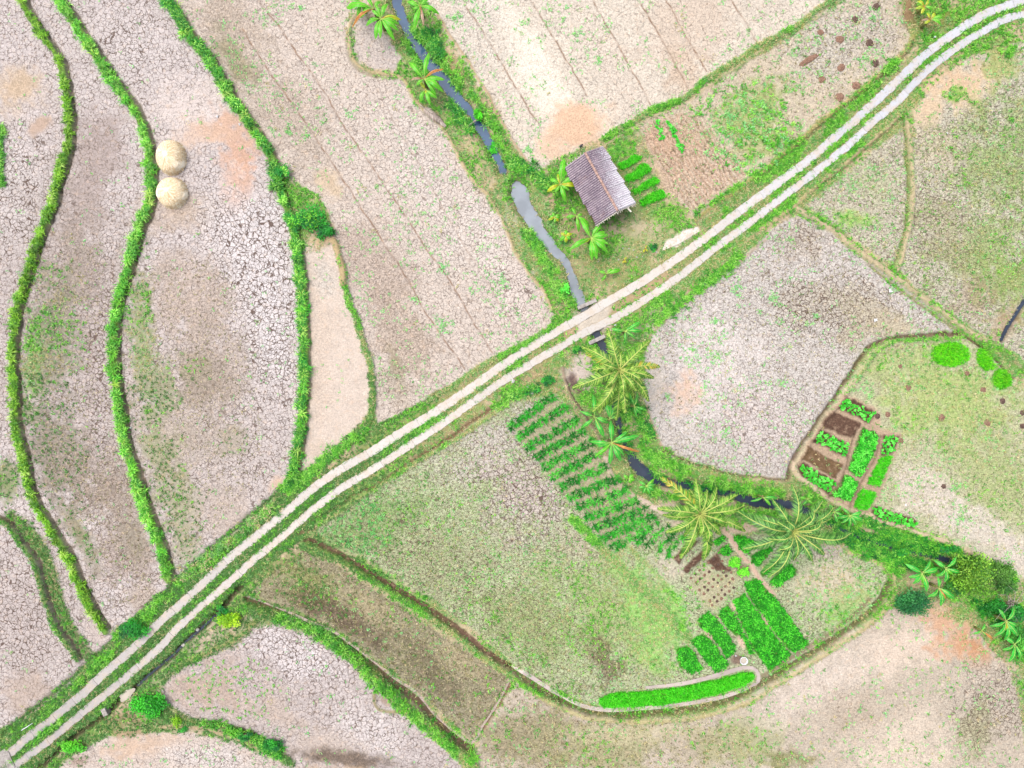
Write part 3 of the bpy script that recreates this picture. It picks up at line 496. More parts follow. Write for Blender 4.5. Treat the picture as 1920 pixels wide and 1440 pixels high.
strip([(290, 1340), (350, 1350), (420, 1362), (470, 1382), (520, 1410), (545, 1430)], 14, (104, 128, 62), 0.2, vg=70, grs=.65, soft=8); strip([(300, 1362), (360, 1362), (430, 1378), (490, 1405)], 8, (190, 166, 128), 0.1, vg=6, k=.8); strip([(400, 1352), (470, 1374), (530, 1408)], 6, (84, 66, 50), -0.15, k=.7)
# roadside ditch lower left
DITCH = [(452, 1100), (420, 1135), (400, 1157), (375, 1180), (350, 1202), (317, 1234), (283, 1262), (253, 1290), (217, 1322), (187, 1349), (133, 1386), (93, 1425), (50, 1462)]
strip(DITCH, 10, (84, 78, 58), -0.5, vg=6, grs=.2, soft=6)
# bund of the small round plot, ridge beside the stream
strip([(700, 8), (672, 22), (657, 50), (655, 85), (664, 115), (680, 130), (710, 139), (745, 142), (765, 160), (780, 190), (800, 210), (825, 234), (850, 275), (880, 330), (905, 357), (930, 388), (965, 470), (992, 514), (1015, 540), (1035, 580)], 6, (194, 172, 130), 0.2, vg=6); strip([(652, 55), (650, 88), (660, 118), (676, 135), (708, 146)], 3.5, (140, 128, 92), -0.08, k=.7)
strip([(820, 28), (845, 68), (878, 118), (912, 172), (936, 222), (964, 268), (996, 318)], 5, (188, 160, 122), 0.12, vg=6)
# planted ridges: thin drains in the ridged fields
for P in ([(470, -30), (483, 0), (520, 47), (573, 123), (620, 190), (640, 230), (680, 287), (717, 343), (760, 403), (803, 473), (823, 497), (867, 567), (897, 620), (923, 663)], [(455, 55), (477, 90), (513, 147), (550, 197), (593, 260), (640, 333), (680, 393), (735, 478), (767, 530), (800, 590), (827, 627), (870, 690)],
          [(860, -12), (873, 10), (917, 80), (960, 150), (1013, 240)], [(993, -2), (1040, 73), (1070, 125), (1100, 177)], [(1108, -5), (1150, 70), (1190, 140), (1220, 197)], [(1195, -5), (1240, 73), (1290, 165)], [(1248, -5), (1280, 57), (1327, 135)], [(1368, -5), (1395, 38), (1423, 84)]):
    strip(P, 2.2, (134, 102, 80), -0.05, soft=3.2, jit=.6, k=.4 + .75 * sstep(N4[line_mask(P, 2.2, 3.2, .6)[0]], .3, .6))
for P in ([(727, 207), (770, 280), (830, 390), (893, 497), (947, 583), (970, 623)], [(905, 960), (930, 990), (970, 1060), (1010, 1100)], [(850, 945), (880, 990), (930, 1060)], [(640, 230), (600, 170)]):
    strip(P, 2.0, (140, 112, 90), -0.04, soft=3, jit=.6, k=.5)
# bridge: packed dirt across the road
wn_, m, s = poly_mask([(1078, 585), (1100, 575), (1128, 560), (1150, 560), (1140, 600), (1145, 618), (1110, 632), (1082, 622)], 12); paint(wn_, m, (206, 192, 174), 0, .05, .3, 0, 0)
wn_, m, s = poly_mask([(1240, 468), (1245, 455), (1285, 432), (1308, 424), (1312, 436), (1270, 462)], 5); paint(wn_, m, (232, 218, 206), 0, .02, .2, 0, 0)

# ---- stream channels
def channel(P, depth=0.95, water=0.45, bank=14):
    Q = spline(P, 8); pad = 60
    wy, wx = window(Q[:, 0].min() - pad, Q[:, 1].min() - pad, Q[:, 0].max() + pad, Q[:, 1].max() + pad)
    X = GX[wy, wx] + (JX[wy, wx] - GX[wy, wx]) * .75; Y = GY[wy, wx] + (JY[wy, wx] - GY[wy, wx]) * .75
    d, _, pr = seg_dist(X, Y, Q, param=True); hw = np.interp(pr, np.arange(len(Q)), Q[:, 2]) / 2
    e = d - hw
    z = np.where(e < 0, -water - (depth - water) * sstep(-e, 0, 7), -water + water * sstep(e, 0, bank)).astype(np.float32)
    Z[wy, wx] = np.where(e < bank, np.minimum(Z[wy, wx], z) * sstep(e, bank, bank - 4) + Z[wy, wx] * (1 - sstep(e, bank, bank - 4)), Z[wy, wx])
    mud = sstep(e, 5, 0).astype(np.float32); paint((wy, wx), mud, (92, 88, 64), 0, .15, .5, 10, 0, k=.85)
    VG[wy, wx] *= 1 - sstep(e, 1.5, -1.0)
for P in (STREAM, POOL, STREAM2): channel(P)
wn_, m = blob_mask(235, 1304, 17, 10, -38, .15); Z[wn_] -= 0.4 * m; VG[wn_] *= 1 - m
VGB = VG.copy()

# ---- cultivated beds: (polygon, kind)
B = lambda pts, ox=0, oy=0, s=1.0: [(ox + x / s, oy + y / s) for x, y in pts]
LEAFY = [[(1393, 1092), (1418, 1081), (1462, 1130), (1517, 1207), (1487, 1223), (1457, 1193), (1403, 1117)],
         [(1372, 1123), (1396, 1111), (1402, 1119), (1455, 1194), (1484, 1226), (1440, 1258), (1412, 1215), (1380, 1150)],
         [(1343, 1150), (1362, 1133), (1380, 1155), (1410, 1214), (1420, 1232), (1404, 1223), (1388, 1193), (1368, 1183)],
         [(1305, 1160), (1327, 1143), (1343, 1157), (1382, 1213), (1362, 1236), (1334, 1192), (1313, 1177)],
         [(1293, 1200), (1313, 1187), (1330, 1195), (1367, 1247), (1343, 1262), (1320, 1237)],
         [(1266, 1218), (1288, 1207), (1304, 1226), (1317, 1253), (1300, 1265), (1275, 1250)]]
POOLBED = [(1124, 1308), (1145, 1299), (1210, 1295), (1280, 1287), (1350, 1272), (1393, 1259), (1413, 1262), (1415, 1272), (1395, 1285), (1340, 1303), (1240, 1322), (1130, 1327), (1123, 1318)]
HUTBEDS = [[(1155, 308), (1177, 300), (1184, 291), (1205, 293), (1200, 302), (1164, 321)], [(1169, 333), (1189, 323), (1200, 311), (1210, 306), (1221, 318), (1217, 325), (1192, 339), (1175, 344)],
           [(1184, 357), (1201, 348), (1226, 331), (1237, 339), (1233, 346), (1189, 367)], [(1196, 377), (1217, 365), (1237, 354), (1247, 362), (1247, 371), (1203, 389)]]
PALMBEDS = [[(1372, 1004), (1385, 1001), (1424, 1016), (1399, 1039), (1387, 1033)], [(1407, 1041), (1439, 1022), (1451, 1027), (1420, 1062), (1407, 1058)], [(1424, 1070), (1449, 1047), (1462, 1043), (1451, 1064), (1432, 1081)], [(1439, 1091), (1478, 1052), (1493, 1068), (1489, 1077), (1455, 1102)], [(1335, 1013), (1355, 1002), (1361, 1011), (1341, 1026)]]
BROWNBEDS = [[(1262, 1047), (1297, 1004), (1310, 1014), (1272, 1056)], [(1278, 1066), (1316, 1027), (1326, 1037), (1289, 1075)], [(1322, 1052), (1343, 1036), (1357, 1060), (1372, 1068), (1362, 1078), (1340, 1068)], [(1540, 793), (1560, 771), (1613, 797), (1597, 822), (1547, 804)], [(1500, 860), (1513, 838), (1580, 870), (1567, 897)]]
VSPARSE = [([(1567, 763), (1580, 742), (1643, 773), (1630, 795), (1607, 783)], 30), ([(1520, 827), (1537, 803), (1592, 833), (1587, 858), (1557, 843)], 44), ([(1493, 874), (1503, 866), (1567, 903), (1553, 927), (1500, 890)], 46), ([(1657, 813), (1685, 817), (1673, 850), (1647, 853)], 24), ([(1637, 945), (1660, 955), (1720, 975), (1712, 992), (1640, 970), (1628, 962)], 48)]
VDENSE = [[(1587, 880), (1617, 802), (1647, 813), (1640, 842), (1613, 897)], [(1573, 913), (1583, 888), (1610, 903), (1593, 940), (1553, 928)]]
VRICE = [[(1647, 855), (1673, 852), (1647, 913), (1622, 907)], [(1613, 914), (1643, 923), (1623, 958), (1597, 950)]]
for P in LEAFY: field(P, (70, 132, 40), 0, .4, .2, 0, 0, soft=4)
for P in [POOLBED] + VRICE + HUTBEDS: field(P, (66, 150, 28), 0, .3, .2, 0, 0, soft=3)
for P in PALMBEDS: field(P, (76, 120, 44), 0, .3, .2, 0, 0, soft=4)
# dark soil rims round the plots on the right, worn paths between
wn_, m, s = poly_mask([(1490, 872), (1512, 832), (1545, 785), (1578, 738), (1650, 770), (1652, 800), (1690, 812), (1690, 822), (1660, 905), (1625, 965), (1550, 933)], 8); paint(wn_, m, (186, 160, 134), 0, .1, .5, 1, 0)
for P, n in VSPARSE:
    field(P, (92, 68, 54), 0, .02, .6, 0, 0, soft=5)
for P in BROWNBEDS: field(P, (102, 76, 62), 0, .06, .7, 0, 0, soft=4)
field(BROWNBEDS[4], (118, 92, 66), 0, .22, .7, 3, 0, soft=4)
for P in VDENSE: field(P, (70, 110, 44), 0, .2, .3, 0, 0, soft=4)
strip([(1553, 932), (1575, 905), (1583, 885), (1607, 800)], 3.5, (88, 66, 52), -.1, k=.7); strip([(1592, 955), (1614, 908), (1640, 860), (1652, 815)], 3.5, (88, 66, 52), -.1, k=.7)
strip([(1352, 985), (1365, 1005), (1385, 1035), (1402, 1055), (1420, 1078), (1440, 1103), (1452, 1118)], 9, (214, 178, 156), 0.06, vg=0, grs=0); strip([(1366, 990), (1385, 985), (1440, 992)], 10, (216, 186, 164), 0.06, vg=0, grs=0)
for c in ((1440, 1165, 7, 16, -30), (1378, 1140, 5, 13, -30), (1328, 1190, 4, 16, -30), (1390, 1205, 5, 14, -25)): blob(*c, rag=.2, col=(220, 188, 164), grs=0, crk=0, vg=0, k=.9)
blob(1386, 1236, 16, 12, 0, rag=.3, col=(120, 92, 84), crk=0, grs=.02, vg=0, k=.9)
for cx, cy in ((1360, 1033), (1377, 1055), (1394, 1072)): blob(cx, cy, 15, 14, 0, rag=.3, col=(110, 84, 64), crk=0, grs=.1, vg=0, k=.85)
# soil ridges between the maize rows
ROWS_L = [(957 + (1147 - 957) * i / 12, 800 + (1027 - 800) * i / 12) for i in range(13)]
ROWS_R = [(1036, 743), (1058, 762), (1081, 788), (1095, 808), (1110, 828), (1120, 850), (1136, 874), (1158, 896), (1176, 918), (1192, 938), (1208, 956), (1222, 968), (1214, 990)]
wn_, m, s = poly_mask(ROWS_L + ROWS_R[::-1], 14); paint(wn_, m, (176, 164, 132), .3, .2, .5, 2, 0, k=.85)
# mown grass path down the main field
strip([(1075, 975), (1130, 1030), (1190, 1090), (1240, 1140), (1290, 1195)], 15, (112, 196, 92), 0, vg=100, grs=.8, soft=10, k=.9); strip([(1165, 1015), (1210, 1055), (1255, 1105)], 10, (140, 178, 96), 0, vg=40, grs=.6, soft=8, k=.6)
for cx, cy, rx, ry in ((1781, 664, 36, 22), (1848, 674, 17, 22), (1878, 712, 18, 20)): blob(cx, cy, rx, ry, 20 if cx == 1848 else 0, rag=.15, col=(92, 176, 34), crk=0, grs=.4, vg=0, wd=0, k=.95)
DOTS = [(1292, 1086), (1324, 1060), (1342, 1072), (1384, 1080), (1378, 1100), (1346, 1140), (1322, 1138)]
field(DOTS, (186, 176, 144), .1, .45, .7, 3, 0, soft=12)
# bed relief
for P in LEAFY + HUTBEDS + PALMBEDS + VDENSE + VRICE + [p for p, n in VSPARSE] + BROWNBEDS:
    wn_, m, s = poly_mask(P, 5); Z[wn_] += 0.12 * m
# road bed keeps clear of grass
for P, wd_ in ((RUP, 14.6), (RLO, 13)):
    wn_, m, s = line_mask(P, wd_, 3, 0.2); VG[wn_] *= 1 - m; WD[wn_] *= 1 - m
    paint(wn_, m, (190, 172, 140), 0, .2, .3); Z[wn_] += (0.02 - Z[wn_]) * m
Z += (N4 - 0.5) * 0.04 + (N1 - 0.5) * 0.10
GRS *= 0.6 + 0.8 * N5
fade = (np.abs(GX - 960) < 1050) & (np.abs(GY - 720) < 810)
Z[~fade] = 0

def zat(px, py):
    px = np.asarray(px, float); py = np.asarray(py, float)
    i = np.clip(np.searchsorted(xs, px) - 1, 0, NX - 2); j = np.clip(np.searchsorted(ys, py) - 1, 0, NY - 2)
    a = (px - xs[i]) / (xs[i + 1] - xs[i]); b = (py - ys[j]) / (ys[j + 1] - ys[j])
    return (Z[j, i] * (1 - a) + Z[j, i + 1] * a) * (1 - b) + (Z[j + 1, i] * (1 - a) + Z[j + 1, i + 1] * a) * b
def G(px, py, dz=0.0):
    return Vector(((px - 960) / PXM, (720 - py) / PXM, float(zat(px, py)) + dz))

# ground material
def ground_material():
    m, nt = new_mat('field_ground'); T = NT(nt); P = T.coord()
    mk = T.n('ShaderNodeSeparateColor'); nt.links.new(T.attr('Mask'), mk.inputs[0]); crk, grs, stb = mk.outputs
    base = T.attr('Col')
    wv = T.vmath('MULTIPLY', T.vmath('SUBTRACT', T.noise(P, 3.2, 4, .7, 1), (.5, .5, .5)), (.46, .46, 0))
    flat = T.vmath('MULTIPLY', P, (1, 1, 0)); PW = T.vmath('ADD', flat, wv)
    # fine grain: straw flecks and grit
    n1 = T.noise(flat, 0.9, 4, .6); n2 = T.noise(flat, 6.0, 4, .75); n3 = T.noise(flat, 22.0, 2, .7)
    st = T.noise(T.vmath('MULTIPLY', PW, (3.0, 12.0, 0)), 1.0, 3, .7); st2 = T.noise(T.vmath('MULTIPLY', PW, (11.0, 4.0, 0)), 1.0, 3, .7)
    v = T.math('ADD', T.math('MULTIPLY', T.math('SUBTRACT', n1, .5), .4), T.math('MULTIPLY', T.math('SUBTRACT', n2, .5), .85))
    v = T.math('ADD', v, T.math('MULTIPLY', T.math('SUBTRACT', n3, .5), .95))
    s_ = T.math('MULTIPLY', T.math('SUBTRACT', T.math('MAXIMUM', st, st2), .56), T.math('MULTIPLY', stb, 4.2))
    v = T.math('ADD', v, s_)
    g = T.math('ADD', 1.0, v); gc = T.n('ShaderNodeCombineColor')
    for i in range(3): nt.links.new(g, gc.inputs[i])
    col = T.mix(1.0, base, gc.outputs[0], 'MULTIPLY')
    # hue shifts
    col = T.mix(T.math('MULTIPLY', T.ramp(T.noise(flat, 2.2, 4, .7), .5, .72), .35), col, A(222, 190, 160))
    # dark damp specks between straw
    dk = T.ramp(T.noise(flat, 13.0, 3, .7), .60, .70); col = T.mix(T.math('MULTIPLY', dk, T.math('ADD', .12, T.math('MULTIPLY', stb, .5))), col, A(92, 76, 62))
    # grass speckle
    gn = T.noise(PW, 10.0, 4, .75); gn2 = T.noise(flat, 1.3, 3, .6)
    thr = T.math('SUBTRACT', .80, T.math('MULTIPLY', grs, T.math('ADD', .38, T.math('MULTIPLY', gn2, .16))))
    gm = T.ramp(gn, T.math('SUBTRACT', thr, .05), T.math('ADD', thr, .05))
    gm = T.math('MULTIPLY', gm, T.ramp(grs, 0.0, .06))
    gcol = T.mix(T.noise(flat, 4.0, 3), A(92, 148, 60), A(168, 198, 108))
    col = T.mix(T.math('MULTIPLY', gm, .75), col, gcol)
    tick = T.math('MULTIPLY', T.ramp(T.noise(T.vmath('MULTIPLY', PW, (4.2, 9.5, 0)), 1.0, 2, .6), .56, .61), T.math('MULTIPLY', T.ramp(crk, .35, .8), T.ramp(grs, .05, .2)))
    col = T.mix(T.math('MULTIPLY', tick, .72), col, A(90, 76, 60))
    # drying cracks: big plates, then finer ones inside; both broken up
    e1 = T.vor(PW, 2.6); e2 = T.vor(PW, 5.4)
    br = T.noise(flat, 1.1, 3, .6); wdt = T.math('MULTIPLY', T.math('MULTIPLY', T.ramp(br, .25, .58), T.math('ADD', .35, T.math('MULTIPLY', T.noise(flat, 3.4, 2, .6), 1.5))), .066)
    wdt = T.math('MULTIPLY', wdt, T.math('ADD', .25, T.math('MULTIPLY', crk, .85)))
    c1 = T.ramp(e1, T.math('MULTIPLY', wdt, .35), T.math('ADD', wdt, .004), True)
    w2 = T.math('MULTIPLY', T.ramp(T.noise(flat, 3.1, 2, .6), .42, .62), T.math('MULTIPLY', crk, .066))
    c2 = T.ramp(e2, T.math('MULTIPLY', w2, .3), T.math('ADD', w2, .004), True)
    ck = T.math('MAXIMUM', c1, T.math('MULTIPLY', c2, .85))
    ck = T.math('MULTIPLY', ck, T.ramp(crk, 0.02, .5))
    lo = T.math('ADD', T.math('SUBTRACT', .60, T.math('MULTIPLY', crk, .27)), T.math('MULTIPLY', grs, .16)); ck = T.math('MULTIPLY', ck, T.ramp(T.noise(flat, 4.3, 3, .65), T.math('SUBTRACT', lo, .07), T.math('ADD', lo, .07)))
    col = T.mix(T.math('MULTIPLY', ck, T.math('ADD', .52, T.math('MULTIPLY', T.ramp(crk, .4, 1.0), .40))), col, A(96, 76, 66))
    hgt = T.math('SUBTRACT', T.math('MULTIPLY', n2, .5), ck)
    T.bsdf(col, .95, .1, hgt, .5, .06)
    return m
M_GROUND = ground_material()

def build_ground():
    V = np.zeros((NY * NX, 3), np.float32)
    V[:, 0] = ((GX - 960) / PXM).ravel(); V[:, 1] = ((720 - GY) / PXM).ravel(); V[:, 2] = Z.ravel()
    j, i = np.meshgrid(np.arange(NY - 1), np.arange(NX - 1), indexing='ij'); a = (j * NX + i).ravel()
    F = np.stack([a, a + NX, a + NX + 1, a + 1], 1)
    me = np_mesh('ground', V, [F], M_GROUND, COL.reshape(-1, 3), smooth=True)
    at = me.color_attributes.new('Mask', 'FLOAT_COLOR', 'POINT')
    at.data.foreach_set('color', np.stack([CRK.ravel(), GRS.ravel(), STB.ravel(), np.ones(NX * NY)], 1).astype(np.float32).ravel())
    o = link('ground', me)
    tag(o, 'dry cracked farmland with bunds, furrows and grassy verges', 'ground', kind='structure')
build_ground()

# ------------------------------------------------------------------ water
def water_mat(name, c, rough=0.06, mud=0.35):
    m, nt = new_mat(name); T = NT(nt); f = T.noise(T.coord(), 0.5, 3); b = T.noise(T.coord(), 7, 2)
    T.bsdf(T.mix(T.ramp(f, .35, .65), c, tuple(x * .75 for x in c)), rough, 0.6, b, .06, .02, IOR=1.33); return m
M_WATER = water_mat('murky_water', A(76, 104, 138)); M_POOL = water_mat('milky_pool_water', A(158, 166, 176)); M_DWATER = water_mat('dark_stream_water', A(64, 74, 92))
M_MUDW = water_mat('mud_water', A(206, 190, 182), 0.3); M_PUD = water_mat('cloudy_puddle_water', A(208, 196, 180), .2)
def ribbon(name, P, extra, z, mat, label, follow=False, cat='water', kind='structure'):
    Q = spline(P, 8)
    if extra > 4:
        e0, e1 = Q[0].copy(), Q[-1].copy(); e0[:2] += (Q[0] - Q[1])[:2] / np.linalg.norm((Q[0] - Q[1])[:2]) * 26; e1[:2] += (Q[-1] - Q[-2])[:2] / np.linalg.norm((Q[-1] - Q[-2])[:2]) * 26
        Q = np.vstack([e0, Q, e1])
    T = np.gradient(Q[:, :2], axis=0); T /= np.linalg.norm(T, axis=1)[:, None] + 1e-9; Nn = np.stack([-T[:, 1], T[:, 0]], 1)
    hw = (Q[:, 2] / 2 if Q.shape[1] > 2 else np.zeros(len(Q))) + extra
    L = Q[:, :2] + Nn * hw[:, None]; R = Q[:, :2] - Nn * hw[:, None]
    zz = zat(Q[:, 0], Q[:, 1]) + z if follow else np.full(len(Q), z)
    V = np.zeros((2 * len(Q), 3)); V[0::2, 0] = (L[:, 0] - 960) / PXM; V[0::2, 1] = (720 - L[:, 1]) / PXM; V[1::2, 0] = (R[:, 0] - 960) / PXM; V[1::2, 1] = (720 - R[:, 1]) / PXM
    V[0::2, 2] = zz; V[1::2, 2] = zz
    k = np.arange(len(Q) - 1) * 2; F = np.stack([k, k + 1, k + 3, k + 2], 1)
    return tag(link(name, np_mesh(name, V, [F], mat)), label, cat, kind=kind)
ribbon('stream_water', STREAM, 7, -.45, M_WATER, 'blue grey stream running down from the banana plants')
ribbon('pool_water', POOL, 7, -.44, M_POOL, 'milky grey pool and stream left of the hut')
ribbon('stream_water', STREAM2, 7, -.45, M_DWATER, 'dark stream winding past the palms below the road')
ribbon('ditch_water', DITCH[2:8], 2.4, -.42, M_DWATER, 'thin dark water in the roadside ditch')
ribbon('ditch_water', [(1880, 638, 6), (1893, 612, 7), (1908, 588, 7), (1925, 562, 8), (1945, 535, 8)], 0, -.24, M_DWATER, 'short dark ditch at the right edge')
ribbon('mud_channel', [(463, 1117), (480, 1125), (560, 1155), (620, 1181), (640, 1194), (690, 1231), (740, 1271), (783, 1300), (812, 1338), (850, 1370), (885, 1391), (905, 1360), (935, 1315), (956, 1272)], 2.5, .03, simple_mat('pale_mud', A(196, 178, 168), A(168, 146, 134), 8), 'pale mud ridge round the dark strip of land', True, 'mud')
ribbon('channel_water', [(960, 1249, 7), (990, 1265, 8), (1040, 1297, 7), (1090, 1322, 7), (1133, 1330, 8), (1187, 1329, 7), (1273, 1321, 7), (1347, 1308, 7), (1397, 1291, 7), (1421, 1277, 7), (1418, 1257, 6), (1397, 1251, 7), (1347, 1265, 8), (1280, 1281, 7), (1210, 1289, 5)], 0, .06, M_MUDW, 'pale muddy channel round the long seedling bed', True)
q = np.linspace(0, 2 * np.pi, 40, endpoint=False); r_ = 1 + .12 * np.sin(3 * q + 1) + .07 * np.sin(5 * q)
ex = np.cos(q) * 17 * r_; ey = np.sin(q) * 9 * r_; ca, sa = math.cos(math.radians(-40)), math.sin(math.radians(-40))
V = np.zeros((41, 3)); V[:40, 0] = (235 + ex * ca - ey * sa - 960) / PXM; V[:40, 1] = (720 - (1304 + ex * sa + ey * ca)) / PXM; V[40] = [(235 - 960) / PXM, (720 - 1304) / PXM, 0]; V[:, 2] = -.2
tag(link('puddle', np_mesh('puddle', V, [np.stack([np.full(40, 40), (np.arange(40) + 1) % 40, np.arange(40)], 1)], M_PUD)), 'cloudy cream puddle in the roadside ditch', 'water', kind='structure')

# ------------------------------------------------------------------ road: two strips of cast concrete slabs
def track_mat():
    m, nt = new_mat('track_concrete'); T = NT(nt); P = T.coord()
    n1 = T.noise(P, .8, 4, .65); n2 = T.noise(P, 7, 4, .75); n3 = T.noise(P, 26, 2, .7)
    col = T.mix(T.math('MULTIPLY', T.ramp(n1, .42, .72), .7), T.attr('Col'), A(212, 194, 174))
    col = T.mix(T.math('MULTIPLY', T.ramp(n2, .52, .66), .6), col, A(176, 158, 138)); col = T.mix(T.math('MULTIPLY', T.ramp(n3, .55, .7), .3), col, A(250, 244, 236))
    T.bsdf(col, .9, .2, n2, .4, .03); return m
M_TRACK = track_mat()
def track(P, name, label, w_px):
    Q = spline(P, 4); d = np.concatenate([[0], np.cumsum(np.linalg.norm(np.diff(Q, axis=0), axis=1))]); total = d[-1]
    T = np.gradient(Q, axis=0); T /= np.linalg.norm(T, axis=1)[:, None] + 1e-9; Nn = np.stack([-T[:, 1], T[:, 0]], 1)
    at = lambda s: (np.array([np.interp(s, d, Q[:, k]) for k in (0, 1)]), np.array([np.interp(s, d, Nn[:, k]) for k in (0, 1)]))
    r = random.Random(len(name) + int(P[0][1])); V = []; F = []; Cc = []; s = 0.0
    while s < total:
        L = r.uniform(38, 95); e = min(s + L, total); n = max(2, int((e - s) / 6))
        x = at((s + e) / 2)[0][0]; fade_ = max(0, min(1, (x - 1250) / 350)); lo = max(0, min(1, (520 - x) / 400))
        c0 = np.array(A(214, 207, 200)) * (1 - fade_) + np.array(A(202, 203, 210)) * fade_
        if 'UP' in name or w_px > 14: c0 = c0 * (1 - lo) + np.array(A(182, 176, 174)) * lo
        c0 = c0 * r.uniform(.95, 1.05); base = len(V); jo = r.uniform(-.7, .7)
        for k in range(n + 1):
            p, nn = at(s + .22 + (e - s - .44) * k / n)
            for sd_, hh in ((-1, 0), (-1, 1), (1, 1), (1, 0)):
                q_ = p + nn * (sd_ * (w_px / 2 - (.2 if hh else 0) + r.uniform(-1.3, 1.1)) + jo)
                V.append(((q_[0] - 960) / PXM, (720 - q_[1]) / PXM, (.065 + r.uniform(-.006, .006)) if hh else -.06)); Cc.append(c0)
        for k in range(n):
            a = base + k * 4
            for u in range(3): F.append((a + u, a + u + 1, a + 4 + u + 1, a + 4 + u))
        F.append((base, base + 3, base + 2, base + 1)); a = base + n * 4; F.append((a, a + 1, a + 2, a + 3)); s = e
    tag(link('concrete_track', np_mesh('concrete_track', V, [np.array(F)], M_TRACK, np.array(Cc))), label, 'road', kind='structure')
track(RUP, 'UP', 'upper concrete wheel strip of the farm road', 16); track(RLO, 'LO', 'lower concrete wheel strip of the farm road', 14.4)
mb = MB(); pts = [(-60, 1452), (8, 1404), (16, 1410), (28, 1438), (20, 1450), (-30, 1500)]
n = len(pts); mb.add([W(x, y, z) for z in (-.05, .13) for x, y in pts], [tuple(range(n, 2 * n))[::-1]] + [(i, (i + 1) % n, n + (i + 1) % n, n + i) for i in range(n)])
tag(mb.build('concrete_slab', M_CONC), 'grey concrete slab joining both wheel strips at the bottom left corner', 'road', kind='structure')
mb = MB(); pts = [(1242, 470), (1246, 457), (1285, 433), (1306, 426), (1311, 434), (1272, 458)]
mb.add([W(x, y, z) for z in (-.05, .09) for x, y in pts], [tuple(range(n, 2 * n))[::-1]] + [(i, (i + 1) % n, n + (i + 1) % n, n + i) for i in range(n)])
tag(mb.build('concrete_pad', simple_mat('bleached_concrete', A(236, 226, 218), A(205, 190, 172), 5)), 'bleached concrete pad beside the road near the hut', 'pavement', kind='structure')

# culvert head walls
def beam(name, a, b, w_, h, z, mat, label, cat, group=None):
    A0, B0 = W(*a), W(*b); c = (A0 + B0) / 2; d = B0 - A0
    m = MB(); m.box((0, 0, 0), (d.length, w_, h)); o = m.build(name, mat, bevel=.03, loc=(c.x, c.y, z), rz=math.atan2(d.y, d.x)); tag(o, label, cat, group); return o
beam('culvert_wall', (1083, 578), (1118, 563), .32, 1.0, -.32, M_CONC, 'concrete culvert wall where the pool stream meets the road', 'culvert wall')
beam('culvert_wall', (1104, 644), (1134, 630), .34, 1.0, -.32, M_CONC, 'concrete culvert wall on the palm side of the road', 'culvert wall')
beam('culvert_block', (195, 1327), (201, 1340), .42, .7, -.1, M_CONC, 'pale concrete block over the roadside ditch below the puddle', 'culvert block')

